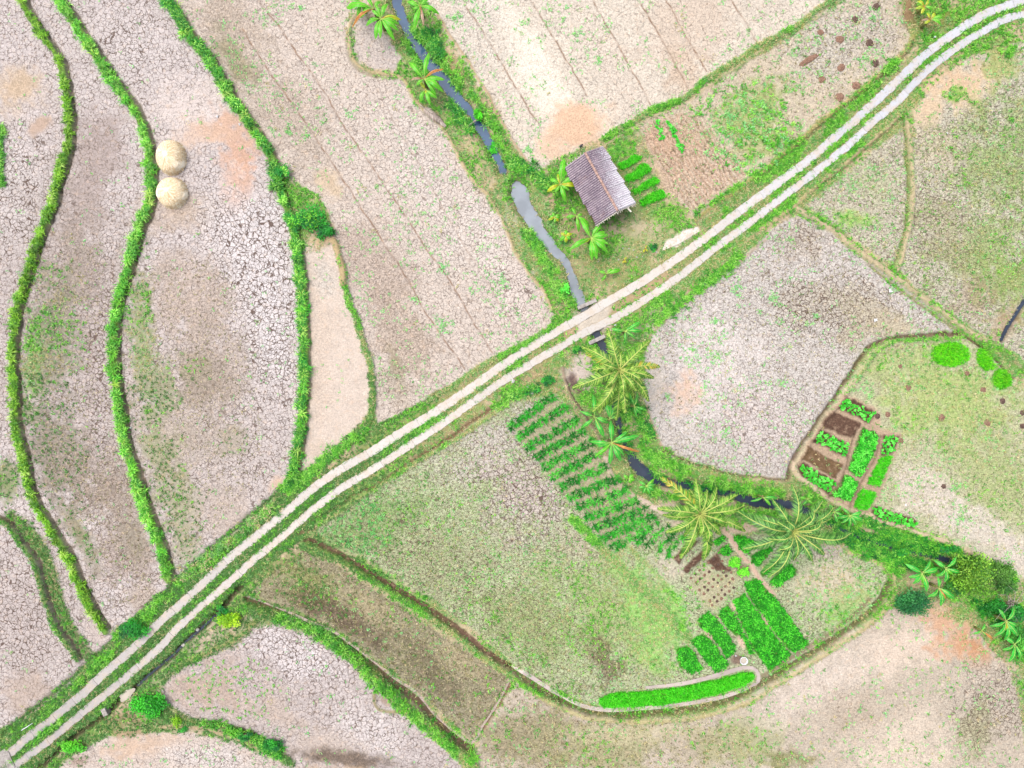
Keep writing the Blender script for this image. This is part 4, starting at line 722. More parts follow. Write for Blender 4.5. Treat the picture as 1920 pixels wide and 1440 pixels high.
# ------------------------------------------------------------------ hut
def build_hut():
    zr, ze = 3.25, 2.15
    a, b = W(1095, 287, zr), W(1156, 396, zr); u = (b - a); u.z = 0; L = u.length; u.normalize(); v = Vector((-u.y, u.x, 0))    # v: to the right slope
    c = (a + b) / 2; c.z = 0
    el = [W(1066, 315, ze), W(1110, 418, ze)]; er = [W(1131, 276, ze), W(1198, 384, ze)]
    dr = sum((p - c).dot(v) for p in er) / 2; dl = -sum((p - c).dot(v) for p in el) / 2
    D = (dr + dl) / 2; c = c + v * (dr - dl) / 2 * .6; D = D
    root = empty('hut', (c.x, c.y, float(zat(1125, 345))), 'small farm hut with a weathered tiled gable roof beside the stream', 'hut', rz=math.atan2(u.y, u.x))
    # roof tiles
    def tile_mat():
        m, nt = new_mat('weathered_tiles'); T = NT(nt); P = T.coord(); k = T.n('ShaderNodeSeparateXYZ'); nt.links.new(P, k.inputs[0])
        n1 = T.noise(P, 1.2, 5, .75); n2 = T.noise(P, 8, 4, .8); n3 = T.noise(T.vmath('MULTIPLY', P, (14, 2.5, 2)), 1, 3, .7)
        col = T.mix(T.ramp(n1, .38, .62), A(178, 160, 172), A(132, 114, 130)); col = T.mix(T.ramp(n2, .5, .62), col, A(206, 190, 196))
        col = T.mix(T.math('MULTIPLY', T.ramp(T.noise(P, .7, 4, .7), .56, .7), .4), col, A(160, 124, 118))
        lich = T.math('ADD', T.math('MULTIPLY', k.outputs[1], .16), T.math('MULTIPLY', k.outputs[0], .055)); lich = T.math('ADD', T.math('ADD', lich, T.math('MULTIPLY', n2, .9)), T.math('MULTIPLY', n1, .5))
        col = T.mix(T.ramp(lich, .72, 1.02), col, A(236, 230, 238)); col = T.mix(T.math('MULTIPLY', T.ramp(n3, .58, .7), .55), col, A(60, 48, 58))
        T.bsdf(col, .85, .25, n2, .4, .02); return m
    TM = tile_mat()
    for side in (1, -1):
        nc, per = 31, 8; NU = nc * per; rows = 12; NV = rows * 3
        V = []; Lx = L * 1.0
        for j in range(NV + 1):
            t = j / NV; rr = (t * rows) % 1.0
            for i in range(NU + 1):
                x = -Lx / 2 + Lx * i / NU; col_i = i // per
                ph = (i % per) / per; cor = .10 * math.sin(math.pi * ph) ** .7 - .02 if ph else -.05
                sag = -.05 * math.sin(math.pi * i / NU) * (1 if side < 0 else .5); jj = ((col_i * 7919) % 13 - 6) * .006
                V.append((x, side * (D + jj * 2) * t, zr + (ze - zr) * t + cor + (.025 * (1 - rr)) + sag))
        V = np.array(V); j, i = np.meshgrid(np.arange(NV), np.arange(NU), indexing='ij'); k = (j * (NU + 1) + i).ravel(); Fq = np.stack([k, k + 1, k + NU + 2, k + NU + 1], 1)
        if side < 0: Fq = Fq[:, ::-1]
        o = link('roof_slope', np_mesh('roof_slope', V, [Fq], TM), root)
        so = o.modifiers.new('thick', 'SOLIDIFY'); so.thickness = .03; so.offset = 1 if side > 0 else -1
        o['label'] = 'whitened roof slope on the garden side' if side > 0 else 'brown roof slope on the stream side'
    m = MB()
    for i in range(15):
        x0 = -L / 2 + L * i / 15; m.tube([(x0, 0, zr + .02), (x0 + L / 15 + .04, 0, zr + .03)], [.115, .105], 10)
    m.build('ridge_cap', simple_mat('ridge_mortar', A(206, 172, 160), A(176, 140, 128), 5), root, smooth=True)
    # battens showing past the gable ends, rafters, eave plank
    M_BAM = simple_mat('bleached_bamboo', A(240, 234, 226), A(200, 188, 170), 9)
    for side in (1, -1):
        for i in range(11):
            t = (i + .4) / 11; y = side * D * t; z = zr + (ze - zr) * t - .05
            m = MB(); e = random.uniform(.12, .30); m.tube([(L / 2 - .4, y, z), (L / 2 + e, y + random.uniform(-.03, .03), z - .01)], .03, 6); m.build('batten', M_BAM, root)
    for i in range(8):
        t = (i + .4) / 8; y = -D * t; z = zr + (ze - zr) * t - .05
        m = MB(); m.tube([(-L / 2 + .4, y, z), (-L / 2 - random.uniform(.08, .2), y, z)], .03, 6); m.build('batten', M_BAM, root)
    for side in (1, -1):
        m = MB(); m.tube([(L / 2 + .06, 0, zr - .08), (L / 2 + .06, side * D * 1.02, ze - .07)], .04, 6); m.build('rafter', M_BAM, root)
    m = MB(); m.box((L / 2 + .2, D * .55, zr + (ze - zr) * .55 - .12), (.75, .13, .04), .25); m.build('plank', M_BAM, root)
    # walls of woven bamboo on posts, a door on the road side
    M_WALL = simple_mat('woven_bamboo', A(170, 140, 108), A(120, 96, 72), 24, bstr=.5); wl, ww = L / 2 - .35, D - .45
    for y in (ww, -ww):
        m = MB(); m.box((0, y, 1.02), (2 * wl - .1, .05, 2.04)); m.build('wall', M_WALL, root)
    for x in (wl, -wl):
        m = MB(); zt = 2.0; zp = zr - .15
        vs = [(x + dx, y, z) for dx in (-.025, .025) for y, z in ((-ww, 0), (ww, 0), (ww, zt), (0, zp), (-ww, zt))]
        m.add(vs, [(4, 3, 2, 1, 0), (5, 6, 7, 8, 9)] + [(i, (i + 1) % 5, 5 + (i + 1) % 5, 5 + i) for i in range(5)]); m.build('gable_wall', M_WALL, root)
    d = MB(); d.box((wl + .045, -.25, .95), (.04, .8, 1.8)); dd = d.build('door', M_WOOD, root); h = MB(); h.tube([(wl + .07, .05, 1.0), (wl + .12, .05, 1.0)], .02, 6); h.build('handle', M_BARK, dd)
    for x in (wl + .0, -wl):
        for y in (ww + .06, -ww - .06):
            m = MB(); m.tube([(x, y, -.1), (x, y, 2.12)], .06, 8); m.build('post', M_WOOD, root)
build_hut()

# ------------------------------------------------------------------ haystacks
def hay_mat():
    m, nt = new_mat('dry_straw'); T = NT(nt); P = T.coord(); n = T.noise(P, 3, 4, .7); n2 = T.noise(P, 16, 3, .8)
    col = T.mix(T.ramp(n, .35, .68), A(255, 244, 222, 1.6), A(244, 222, 190, 1.5)); col = T.mix(T.ramp(n2, .55, .7), col, A(252, 244, 224)); col = T.mix(T.math('MULTIPLY', T.ramp(n2, .45, .32), .3), col, A(206, 176, 138))
    T.bsdf(col, .95, .1, n2, .6, .05); return m
M_HAY = hay_mat()
def haystack(px, py, rx, ry, h, seed, label):
    r = random.Random(seed); p = W(px, py, h * .5); base = empty('haystack', (p.x, p.y, 0), label, 'haystack', 'haystacks beside the grassy bund')
    m = MB(); NT_, NP = 18, 40; vs = []
    prof = lambda t: (1.0 if t < .12 else 1) * (math.cos((t ** 1.6) * math.pi / 2) ** .75)
    for i in range(NT_ + 1):
        t = i / NT_
        for k in range(NP):
            a = 2 * math.pi * k / NP; rr = max(.02, prof(t)) * (1 + .07 * math.sin(2 * a + seed) + .05 * math.sin(5 * a + 4 * t + seed) + r.uniform(-.04, .04))
            vs.append((rx * rr * math.cos(a), ry * rr * math.sin(a), h * t + r.uniform(-.02, .02)))
    fs = [(i * NP + k, i * NP + (k + 1) % NP, (i + 1) * NP + (k + 1) % NP, (i + 1) * NP + k) for i in range(NT_) for k in range(NP)] + [tuple(NT_ * NP + k for k in range(NP))]
    m.add(vs, fs); m.build('straw_pile', M_HAY, base, smooth=True)
    # loose straw hanging down the sides
    N = 5200; a = rng.random(N) * 2 * np.pi; t = rng.random(N) ** .8 * .97; rr = np.cos((t ** 1.6) * np.pi / 2) ** .75
    t = t; p0 = np.stack([rx * rr * np.cos(a), ry * rr * np.sin(a), h * t], 1) * 1.0; t2 = np.maximum(t - rng.uniform(.08, .24, N), -.0); r2 = np.cos((t2 ** 1.6) * np.pi / 2) ** .75 * (1.02 + rng.random(N) * .05); a2 = a + rng.normal(0, .16, N); low = rng.random(N) < .16; t2 = np.where(low, -.01, t2); t = np.where(low, rng.uniform(.02, .2, N), t); r2 = np.where(low, rng.uniform(1.0, 1.16, N), r2)
    p1 = np.stack([rx * r2 * np.cos(a2), ry * r2 * np.sin(a2), h * t2 + .03], 1); tang = np.stack([-np.sin(a), np.cos(a), 0 * a], 1) * rng.uniform(.008, .02, N)[:, None]
    up = np.stack([np.cos(a), np.sin(a), .7 + 0 * a], 1) * .02
    V = np.stack([p0 - tang + up, p0 + tang + up, p1 + tang + up, p1 - tang + up], 1).reshape(-1, 3); F = np.arange(4 * N).reshape(-1, 4)
    pal = np.array([A(250, 234, 200), A(238, 214, 176), A(255, 248, 228), A(222, 192, 150)]) * 1.75; cc = np.repeat(pal[rng.integers(0, 4, N)] * rng.uniform(.85, 1.1, (N, 1)), 4, 0)
    link('loose_straw', np_mesh('loose_straw', V, [F], M_FOL, cc), base)
haystack(316, 292, 1.16, 1.38, 1.45, 3, 'taller pale straw haystack, the one nearer the top, touching the grassy bund')
haystack(318, 359, 1.20, 1.24, 1.35, 8, 'rounder pale straw haystack just below its larger neighbour')

# ------------------------------------------------------------------ grass and leaf blades
GREENS = np.array([A(104, 186, 50), A(130, 204, 62), A(84, 170, 50), A(160, 216, 96), A(72, 152, 50)])
VERGE = np.array([A(112, 174, 88), A(140, 188, 108), A(94, 160, 78), A(156, 192, 124), A(184, 178, 122), A(200, 188, 146)])
VIVID = np.array([A(66, 206, 16), A(84, 220, 26), A(50, 184, 14), A(110, 226, 48)])
DRY = np.array([A(196, 184, 130), A(176, 170, 104), A(212, 196, 150)])
WEED = np.array([A(140, 206, 130), A(118, 192, 112), A(156, 214, 132), A(126, 198, 100)])
DEEP = np.array([A(40, 150, 44), A(28, 128, 40), A(60, 168, 50), A(30, 110, 48)])
def blade_arrays(P, n, L, Wd, lean, pal, spread=.05, bw=.7, droop=.25, r=rng, hvar=.45):
    """P (N,3) tuft positions -> vertices, faces, colours of N*n two-segment blades"""
    N = len(P) * n; B0 = np.repeat(P, n, 0)
    az = r.random(N) * 2 * np.pi; le = (r.uniform(lean[0], lean[1], N)); ln = (L if np.ndim(L) == 0 else np.repeat(L, n)) * r.uniform(1 - hvar, 1 + hvar * .6, N)
    d = np.stack([np.cos(az), np.sin(az), 0 * az], 1); s = np.stack([-np.sin(az), np.cos(az), 0 * az], 1) * (Wd * r.uniform(.7, 1.2, N) / 2)[:, None]
    B0 = B0 + np.concatenate([r.normal(0, spread, (N, 2)), np.zeros((N, 1))], 1)
    sl, cl = np.sin(le) * ln, np.cos(le) * ln; zz = np.array([0, 0, 1.0])
    mid = B0 + d * (sl * .48)[:, None] + zz * (cl * .62 + sl * .12)[:, None]; tip = B0 + d * sl[:, None] + zz * (cl * (1 - droop) - sl * droop * .3 + .03)[:, None]
    V = np.stack([B0 - s * bw, B0 + s * bw, mid + s, mid - s, tip], 1).reshape(-1, 3); k = np.arange(N) * 5
    Fq = np.stack([k, k + 1, k + 2, k + 3], 1); Ft = np.stack([k + 3, k + 2, k + 4], 1)
    c = np.repeat(pal[r.integers(0, len(pal), len(P))], n, 0) * r.uniform(.78, 1.2, (N, 1)) * FOL_K; return V, Fq, Ft, np.repeat(c, 5, 0)
def blades_obj(name, parts, label, cat, kind='stuff', parent=None, mat=None, loc=(0, 0, 0)):
    Vs, Q, T, Cs = [], [], [], []; o = 0
    for V, Fq, Ft, c in parts: Vs.append(V); Q.append(Fq + o); T.append(Ft + o); Cs.append(c); o += len(V)
    ob = link(name, np_mesh(name, np.vstack(Vs), [np.vstack(Q), np.vstack(T)], mat or M_FOL, np.vstack(Cs)), parent, loc)
    return tag(ob, label, cat, kind=kind) if label else ob
def to_world(px, py, dz=0.0): return np.stack([(px - 960) / PXM, (720 - py) / PXM, zat(px, py) + dz], 1)
def sample_field(D, x0=-60, y0=-60, x1=1980, y1=1500, scale=1.0):
    m = (GX > x0) & (GX < x1) & (GY > y0) & (GY < y1); idx = np.flatnonzero(m); wt = np.maximum(D.ravel()[idx], 0).astype(float) * scale * (STEP / PXM) ** 2
    n = rng.poisson(wt.sum()); pick = rng.choice(idx, n, p=wt / wt.sum()); return GX.ravel()[pick] + rng.uniform(-.5, .5, n) * STEP, GY.ravel()[pick] + rng.uniform(-.5, .5, n) * STEP
def sample_poly(P, dens, inset=0.0):
    P = [tuple(map(float, p)) for p in P]; x0, x1 = min(p[0] for p in P), max(p[0] for p in P); y0, y1 = min(p[1] for p in P), max(p[1] for p in P)
    n = rng.poisson((x1 - x0) * (y1 - y0) / PXM ** 2 * dens); x = rng.uniform(x0, x1, n); y = rng.uniform(y0, y1, n); k = poly_in(x, y, P)
    if inset:
        d, _, _ = seg_dist(x.astype(np.float32), y.astype(np.float32), P + [P[0]]); k &= d > inset
    return x[k], y[k]
def sample_line(P, width, dens, gauss=True, clump=0.0):
    Q = spline(P, 3); d = np.concatenate([[0], np.cumsum(np.linalg.norm(np.diff(Q, axis=0), axis=1))]); n = rng.poisson(d[-1] * width / PXM ** 2 * dens); s = rng.random(n) * d[-1]
    if clump: s = s + np.sin(s / clump) * clump * .7
    T = np.gradient(Q, axis=0); T /= np.linalg.norm(T, axis=1)[:, None] + 1e-9; o = rng.normal(0, width * .26, n) if gauss else rng.uniform(-.5, .5, n) * width
    wob = np.interp(s, np.arange(0, d[-1] + 30, 22), rng.normal(0, width * .10, len(np.arange(0, d[-1] + 30, 22))))
    o = o + wob; x = np.interp(s, d, Q[:, 0]) - np.interp(s, d, T[:, 1]) * o; y = np.interp(s, d, Q[:, 1]) + np.interp(s, d, T[:, 0]) * o; return x, y

# hedges of long grass on the bunds
def hedge(P, width, label, pal=GREENS, dens=7.5, L=.52):
    cx, cy = sample_line(P, width * .8, dens); parts = []          # clumps, each a rosette of long blades
    kp = vnoise((cx * 3).astype(np.float32), (cy * 3).astype(np.float32), 60, 33, 2) > .34; cx, cy = cx[kp], cy[kp]; n = rng.integers(3, 7, len(cx)); idx = np.repeat(np.arange(len(cx)), n); x = cx[idx] + rng.normal(0, 2.3, len(idx)); y = cy[idx] + rng.normal(0, 2.3, len(idx))
    tone = rng.uniform(.66, 1.42, len(cx))[idx]; V, Fq, Ft, c = blade_arrays(to_world(x, y), 11, L * rng.uniform(.75, 1.2, len(cx))[idx], .05, (.45, 1.35), pal, spread=.05); c = c * np.repeat(tone, 55)[:, None]; parts.append((V, Fq, Ft, c))
    x, y = sample_line(P, width, 15); parts.append(blade_arrays(to_world(x, y), 8, L * .55, .04, (.3, 1.3), pal * .95))
    x, y = sample_line(P, width * .8, 1.6); parts.append(blade_arrays(to_world(x, y, .1), 18, L * 1.15, .05, (.9, 1.45), np.vstack([pal, [A(176, 214, 90), A(186, 220, 110)]]), droop=.3))
    blades_obj('grass_bund', parts, label, 'grass bund')
hedge(H1, 12.5, 'long grass on the winding bund nearest the left edge', np.array([A(112, 172, 28), A(136, 190, 44), A(86, 150, 28), A(150, 196, 62), A(84, 142, 40)]), L=.46)
hedge(H2, 16, 'bright long grass on the bund touching the two haystacks')
hedge(H3, 17, 'tall bright grass on the curved bund right of the haystacks', np.vstack([GREENS, DEEP[:2]]), L=.56)
# grass of verges, banks and fields
x, y = sample_field(VG); pal_i = vnoise(x.astype(np.float32), y.astype(np.float32), 46, 9, 3); Pw = to_world(x, y)
low_ = (x < 760 + rng.normal(0, 60, len(x))) & (y > 700) & (rng.random(len(x)) < .72); TURF = np.array([A(82, 138, 62), A(70, 120, 54), A(98, 152, 72), A(88, 130, 60)]); xl, Pl = x[low_], Pw[low_]; x, y, Pw, pal_i = x[~low_], y[~low_], Pw[~low_], pal_i[~low_]  # short dense turf, its greens darkened to carry the painted lower-left vignette
mA = pal_i > .53; mB = pal_i < .43; mC = ~mA & ~mB
blades_obj('verge_grass', [blade_arrays(Pl, 7, .17, .045, (.5, 1.4), TURF), blade_arrays(Pw[mA], 6, .24, .045, (.3, 1.3), GREENS * 1.0), blade_arrays(Pw[mC], 6, .20, .042, (.3, 1.3), VERGE), blade_arrays(Pw[mB], 5, .18, .04, (.4, 1.35), np.vstack([VERGE, DRY]))], 'short grass on the verges, banks and field edges', 'grass')
# taller grass tufts on the stream banks and road edge
TALL = [([(765, 40), (800, 80), (835, 130), (865, 165)], 26, 16, GREENS), ([(795, 60), (812, 85), (828, 105)], 26, 26, DEEP), ([(755, 65), (775, 100), (790, 125)], 16, 14, GREENS), ([(840, 190), (865, 220), (890, 250)], 22, 18, np.vstack([DEEP, GREENS])), ([(880, 175), (915, 220), (945, 285), (985, 325)], 18, 14, GREENS), ([(960, 300), (1010, 330), (1030, 360)], 22, 16, np.vstack([GREENS, DEEP])),
        ([(985, 430), (1005, 470), (1030, 500), (1060, 560)], 24, 16, GREENS), ([(1020, 385), (1040, 420), (1060, 455)], 18, 14, VERGE), ([(1050, 585), (1090, 560)], 14, 12, GREENS), ([(1225, 605), (1270, 570), (1330, 525), (1390, 480)], 24, 16, GREENS), ([(1150, 640), (1200, 630)], 22, 10, VERGE), ([(960, 750), (985, 735), (1010, 725)], 14, 18, np.vstack([DEEP, GREENS])), ([(920, 765), (950, 750), (980, 732)], 12, 18, GREENS),
        ([(1180, 760), (1205, 790), (1215, 830)], 26, 16, np.vstack([DEEP, GREENS])), ([(1200, 840), (1240, 870), (1290, 890)], 24, 14, GREENS), ([(1330, 905), (1400, 918), (1470, 925)], 18, 16, GREENS), ([(1370, 955), (1420, 962), (1480, 968)], 14, 14, GREENS), ([(1575, 965), (1630, 985), (1690, 1010), (1760, 1025), (1800, 1045)], 24, 18, np.vstack([DEEP, GREENS])), ([(1590, 1010), (1640, 1035), (1690, 1055), (1740, 1068)], 26, 18, np.vstack([DEEP, GREENS])), ([(1660, 1050), (1690, 1075)], 22, 18, GREENS), ([(1170, 800), (1185, 850), (1210, 885), (1250, 900)], 12, 34, np.vstack([DEEP, GREENS])), ([(1205, 915), (1240, 925), (1290, 930)], 14, 26, GREENS), ([(1290, 912), (1330, 918), (1365, 922)], 12, 34, DEEP), ([(1540, 968), (1580, 985), (1625, 1004), (1690, 1022), (1760, 1040)], 14, 30, np.vstack([DEEP, GREENS])), ([(1560, 1000), (1620, 1022), (1680, 1042), (1745, 1058), (1800, 1075)], 16, 30, np.vstack([DEEP, GREENS])), ([(1800, 1050), (1850, 1060), (1900, 1090)], 24, 22, np.vstack([DEEP, GREENS])), ([(1820, 1130), (1870, 1160), (1900, 1190), (1915, 1240)], 26, 22, np.vstack([DEEP, GREENS])), ([(1150, 680), (1165, 740), (1175, 790)], 30, 22, np.vstack([DEEP, GREENS])),
        ([(530, 925), (580, 885), (640, 842), (690, 805)], 22, 20, GREENS), ([(330, 1095), (380, 1055), (440, 1010), (520, 945)], 22, 16, np.vstack([GREENS, VERGE])), ([(215, 1195), (260, 1165), (310, 1115)], 20, 14, GREENS), ([(520, 1160), (580, 1175), (640, 1215), (700, 1270), (770, 1335), (850, 1400)], 22, 12, GREENS), ([(330, 1348), (340, 1350)], 22, 30, np.array([A(150, 200, 30), A(120, 180, 30)])), ([(490, 1395), (530, 1410)], 24, 22, np.vstack([DEEP, GREENS])), ([(380, 1350), (450, 1370), (500, 1390)], 16, 14, GREENS), ([(880, 1410), (890, 1425)], 18, 30, GREENS),
        ([(140, 1290), (175, 1255), (215, 1215)], 18, 12, GREENS), ([(1300, 400), (1350, 372), (1420, 325)], 10, 14, GREENS), ([(1680, 110), (1650, 145)], 18, 16, GREENS), ([(1430, 265), (1500, 270)], 20, 6, GREENS), ([(1880, 80), (1900, 100)], 36, 12, GREENS), ([(2, 235), (-2, 290), (2, 350)], 14, 30, GREENS), ([(60, 1390), (120, 1345)], 12, 14, GREENS)]
parts = []
for P, w_, d_, pal in TALL:
    x, y = sample_line(P, w_, d_, True); parts.append(blade_arrays(to_world(x, y), 13, .5, .05, (.3, 1.25), pal, droop=.3))
blades_obj('tall_grass', parts, 'tall grass clumps along the stream banks and road edges', 'grass')
# weeds sprouting in the dry fields
wden = WD * sstep(vnoise(GX, GY, 40, 21, 3), .40, .62) * 1.3
x, y = sample_field(wden); Pw = to_world(x, y)
k = rng.random(len(x)); big = k < .12
blades_obj('field_weeds', [blade_arrays(Pw[~big], 5, .13, .06, (.7, 1.4), WEED, spread=.06, bw=.3), blade_arrays(Pw[big], 7, .2, .075, (.7, 1.4), np.vstack([WEED, VERGE]), spread=.12, bw=.3)], 'small weeds sprouting across the dry cracked fields', 'weeds')
# clumps of weeds seen as patches
parts = []
for cx, cy, r_, n_ in [(660, 212, 9, 10), (665, 15, 8, 8), (830, 610, 12, 26), (940, 530, 10, 18), (832, 500, 8, 14), (858, 30, 7, 9), (1085, 60, 7, 10), (985, 42, 6, 8), (1125, 115, 7, 9), (1300, 660, 14, 16), (1340, 670, 16, 22), (1380, 545, 9, 12), (1450, 560, 9, 14), (1340, 605, 8, 8), (1325, 725, 6, 8), (1360, 810, 6, 8), (1375, 830, 6, 7), (1470, 720, 6, 8), (1290, 680, 8, 10), (1530, 590, 6, 7), (575, 255, 6, 8), (540, 245, 7, 10), (560, 15, 8, 10), (1600, 350, 12, 12), (1575, 330, 8, 8), (890, 540, 8, 10), (775, 560, 7, 8), (990, 280, 7, 12), (855, 40, 10, 10), (1640, 30, 10, 12), (1620, 110, 12, 18), (1650, 95, 10, 12), (1500, 1030, 10, 8), (1350, 630, 9, 10), (1610, 715, 16, 24), (1630, 735, 10, 10), (1790, 912, 7, 9), (1800, 965, 10, 12), (1720, 905, 6, 5), (1255, 745, 6, 7), (1600, 1110, 16, 20), (1560, 1140, 14, 16), (1530, 1120, 12, 12)]:
    x = rng.normal(cx, r_ * .8, n_); y = rng.normal(cy, r_ * .8, n_); parts.append(blade_arrays(to_world(x, y), 6, .18, .07, (.6, 1.4), WEED, spread=.08, bw=.3))
blades_obj('weed_patches', parts, 'patches of blue green weeds on the dry fields', 'weeds')
# potato-like leaves at the tip of the main field
x, y = sample_poly([(595, 1000), (640, 962), (690, 930), (720, 960), (740, 1010), (700, 1045), (640, 1022)], 8); blades_obj('ground_cover', [blade_arrays(to_world(x, y), 6, .15, .12, (.7, 1.4), np.array([A(104, 176, 92), A(84, 156, 76), A(126, 190, 104)]), bw=.3)], 'low round leaved ground cover in the left tip of the main field', 'ground cover')
x, y = sample_poly([(1280, 200), (1330, 165), (1440, 120), (1480, 190), (1500, 240), (1440, 300), (1380, 280), (1330, 240)], 1.4); gq = [(1392 + a * 9.5 - b * 8.5 + random.gauss(0, 1.6), 178 + a * 5.5 + b * 13.5 + random.gauss(0, 1.6)) for a in range(12) for b in range(9) if random.random() < .62]; gq = [p for p in gq if p[0] + 1.3 * p[1] < 1850]; x = np.concatenate([x, [p[0] for p in gq], [p[0] + 2 for p in gq]]); y = np.concatenate([y, [p[1] for p in gq], [p[1] + 1.5 for p in gq]]); blades_obj('ground_cover', [blade_arrays(to_world(x, y), 8, .3, .09, (.6, 1.4), np.vstack([WEED, GREENS]), spread=.1, bw=.3)], 'scattered green weeds in the stubble field above the road', 'weeds')

STUB = np.array([A(176, 168, 120), A(140, 142, 88), A(112, 116, 68), A(206, 194, 160), A(120, 100, 76)]) * 1.0; GST = np.array([A(132, 168, 84), A(164, 186, 108), A(110, 148, 72), A(196, 190, 160), A(176, 170, 140)]) * 1.0
parts = []
for P, d_, pal in ((F_STRIP, 22, STUB), (F_MAIN, 13, GST), ([(1712, 240), (1780, 230), (1930, 130), (1930, 660), (1830, 620), (1720, 540), (1690, 500), (1705, 420)], 13, GST), (F_TRI, 8, GST), ([(1655, 650), (1810, 640), (1925, 730), (1925, 1000), (1760, 1000), (1640, 960), (1600, 920), (1690, 820), (1640, 690)], 11, GST), ([(900, 1440), (960, 1285), (1120, 1350), (1330, 1340), (1520, 1420), (1500, 1460)], 11, STUB), (F_MID, 5, STUB), (F_STUB, 8, STUB), ([(60, 480), (200, 450), (205, 700), (250, 960), (290, 1100), (215, 1150), (100, 930), (50, 750)], 7, STUB), ([(270, 500), (430, 480), (480, 720), (500, 880), (340, 1060), (250, 780)], 6, STUB)):
    x, y = sample_poly(P, d_); k_ = (zat(x, y) > -.1) & ~poly_in(x, y, DOTS) & ~((x > 1255) & (x < 1520) & (y > 1000) & (y < 1290)) & (rng.random(len(x)) < .25 + 1.1 * vnoise(x.astype(np.float32), y.astype(np.float32), 30, 12, 3)); parts.append(blade_arrays(to_world(x[k_], y[k_]), 4, .15, .035, (.5, 1.35), pal))
blades_obj('stubble', parts, 'cut rice stubble and short regrowth standing in the dry fields', 'stubble')
# ------------------------------------------------------------------ planted beds that read as one mass
def bed(P, label, kind, pal=VIVID, dens=60, cat='crop bed', name='crop_bed'):
    x, y = sample_poly(P, dens, 1.2 if kind == 'seedling' else 3.0); Pw = to_world(x, y)
    if kind == 'seedling': pr_ = [blade_arrays(Pw, 6, .26, .035, (.1, .9), pal, spread=.05)]
    else: pr_ = [blade_arrays(Pw, 7, .24, .10, (.5, 1.25), pal, spread=.08, bw=.3, droop=.3)]
    return blades_obj(name, pr_, label, cat)
LV = np.array([A(44, 170, 16), A(34, 146, 16), A(90, 206, 50), A(24, 122, 14)])
for P, l in zip(LEAFY, ('leafy green bed on the right of the large garden, beside the bare patch', 'broad leafy green bed reaching lowest in the garden beside the bund', 'narrow leafy bed ending above the white basin', 'pale leafy bed with a bare slit on its left', 'short leafy bed just left of the white basin', 'leafmost short leafy bed at the left end of the garden')):
    bed(P, l.replace('leafmost', 'leftmost'), 'leaf', LV, 70)
bed(POOLBED, 'long bright green seedling bed edged by a pale muddy channel', 'seedling', VIVID, 190)
for P, l in zip(HUTBEDS, ('green seedling bed beside the hut roof, nearest the top', 'second green seedling bed from the top beside the hut', 'third green seedling bed from the top beside the hut', 'green seedling bed at the lowest corner of the hut roof')): bed(P, l, 'seedling', VIVID, 170)
for P, l in zip(VRICE, ('bright seedling bed below the sparse bed in the right garden', 'bright seedling bed at the bottom corner of the right garden')): bed(P, l, 'seedling', VIVID, 170)
for P, l in zip(VDENSE, ('dense lettuce green bed in the middle of the right garden', 'dense green bed between the right stream palm and the middle garden bed')): bed(P, l, 'leaf', np.array([A(70, 206, 44), A(50, 180, 32), A(116, 224, 84), A(36, 146, 26)]), 62)
for P, l in zip(PALMBEDS, ('curved green bed left of the large palm beside the dirt path', 'green bed under the fronds of the large palm', 'bright narrow green bed beside the dirt path below the palm', 'wide bright bed at the lower end of the palm garden', 'small green bed below the middle palm')): bed(P, l, 'leaf', LV, 75)
def disc(cx, cy, rx, ry, n=18, rot=0): return [(cx + rx * math.cos(t) * math.cos(rot) - ry * math.sin(t) * math.sin(rot), cy + rx * math.cos(t) * math.sin(rot) + ry * math.sin(t) * math.cos(rot)) for t in [2 * math.pi * i / n for i in range(n)]]
NUR = np.array([A(96, 214, 10), A(120, 226, 24), A(70, 190, 10), A(140, 226, 40)])
bed(disc(1781, 664, 38, 24), 'large oval patch of bright green seedlings in the right field', 'seedling', NUR, 130, 'seedling patch', 'seedling_patch'); bed([(1828, 654), (1843, 651), (1870, 690), (1845, 697), (1830, 680)], 'small slanting patch of bright green seedlings beside the large oval one', 'seedling', NUR * .95, 120, 'seedling patch', 'seedling_patch'); bed(disc(1878, 711, 19, 21), 'small round patch of bright green seedlings nearest the right edge', 'seedling', NUR * .9, 110, 'seedling patch', 'seedling_patch')
for (cx, cy, rx, ry), l in zip(((1360, 1033, 13, 12), (1377, 1055, 13, 12), (1394, 1072, 13, 10)), ('small dark leafy clump on brown soil, topmost of three beside the path', 'small bright clump on brown soil, middle of three beside the path', 'small yellow green clump on brown soil, lowest of three beside the path')): bed(disc(cx, cy, rx, ry), l, 'leaf', LV if cy < 1040 else np.array([A(110, 216, 40), A(140, 230, 70), A(80, 190, 30)]), 70, 'vegetable clump', 'vegetable_clump')
x, y = sample_poly([(1140, 282), (1160, 268), (1190, 262), (1192, 285), (1165, 300), (1150, 303)], 60); blades_obj('garden_grass', [blade_arrays(to_world(x, y), 7, .24, .05, (.3, 1.2), GREENS)], 'grass plot above the seedling beds beside the hut', 'grass')

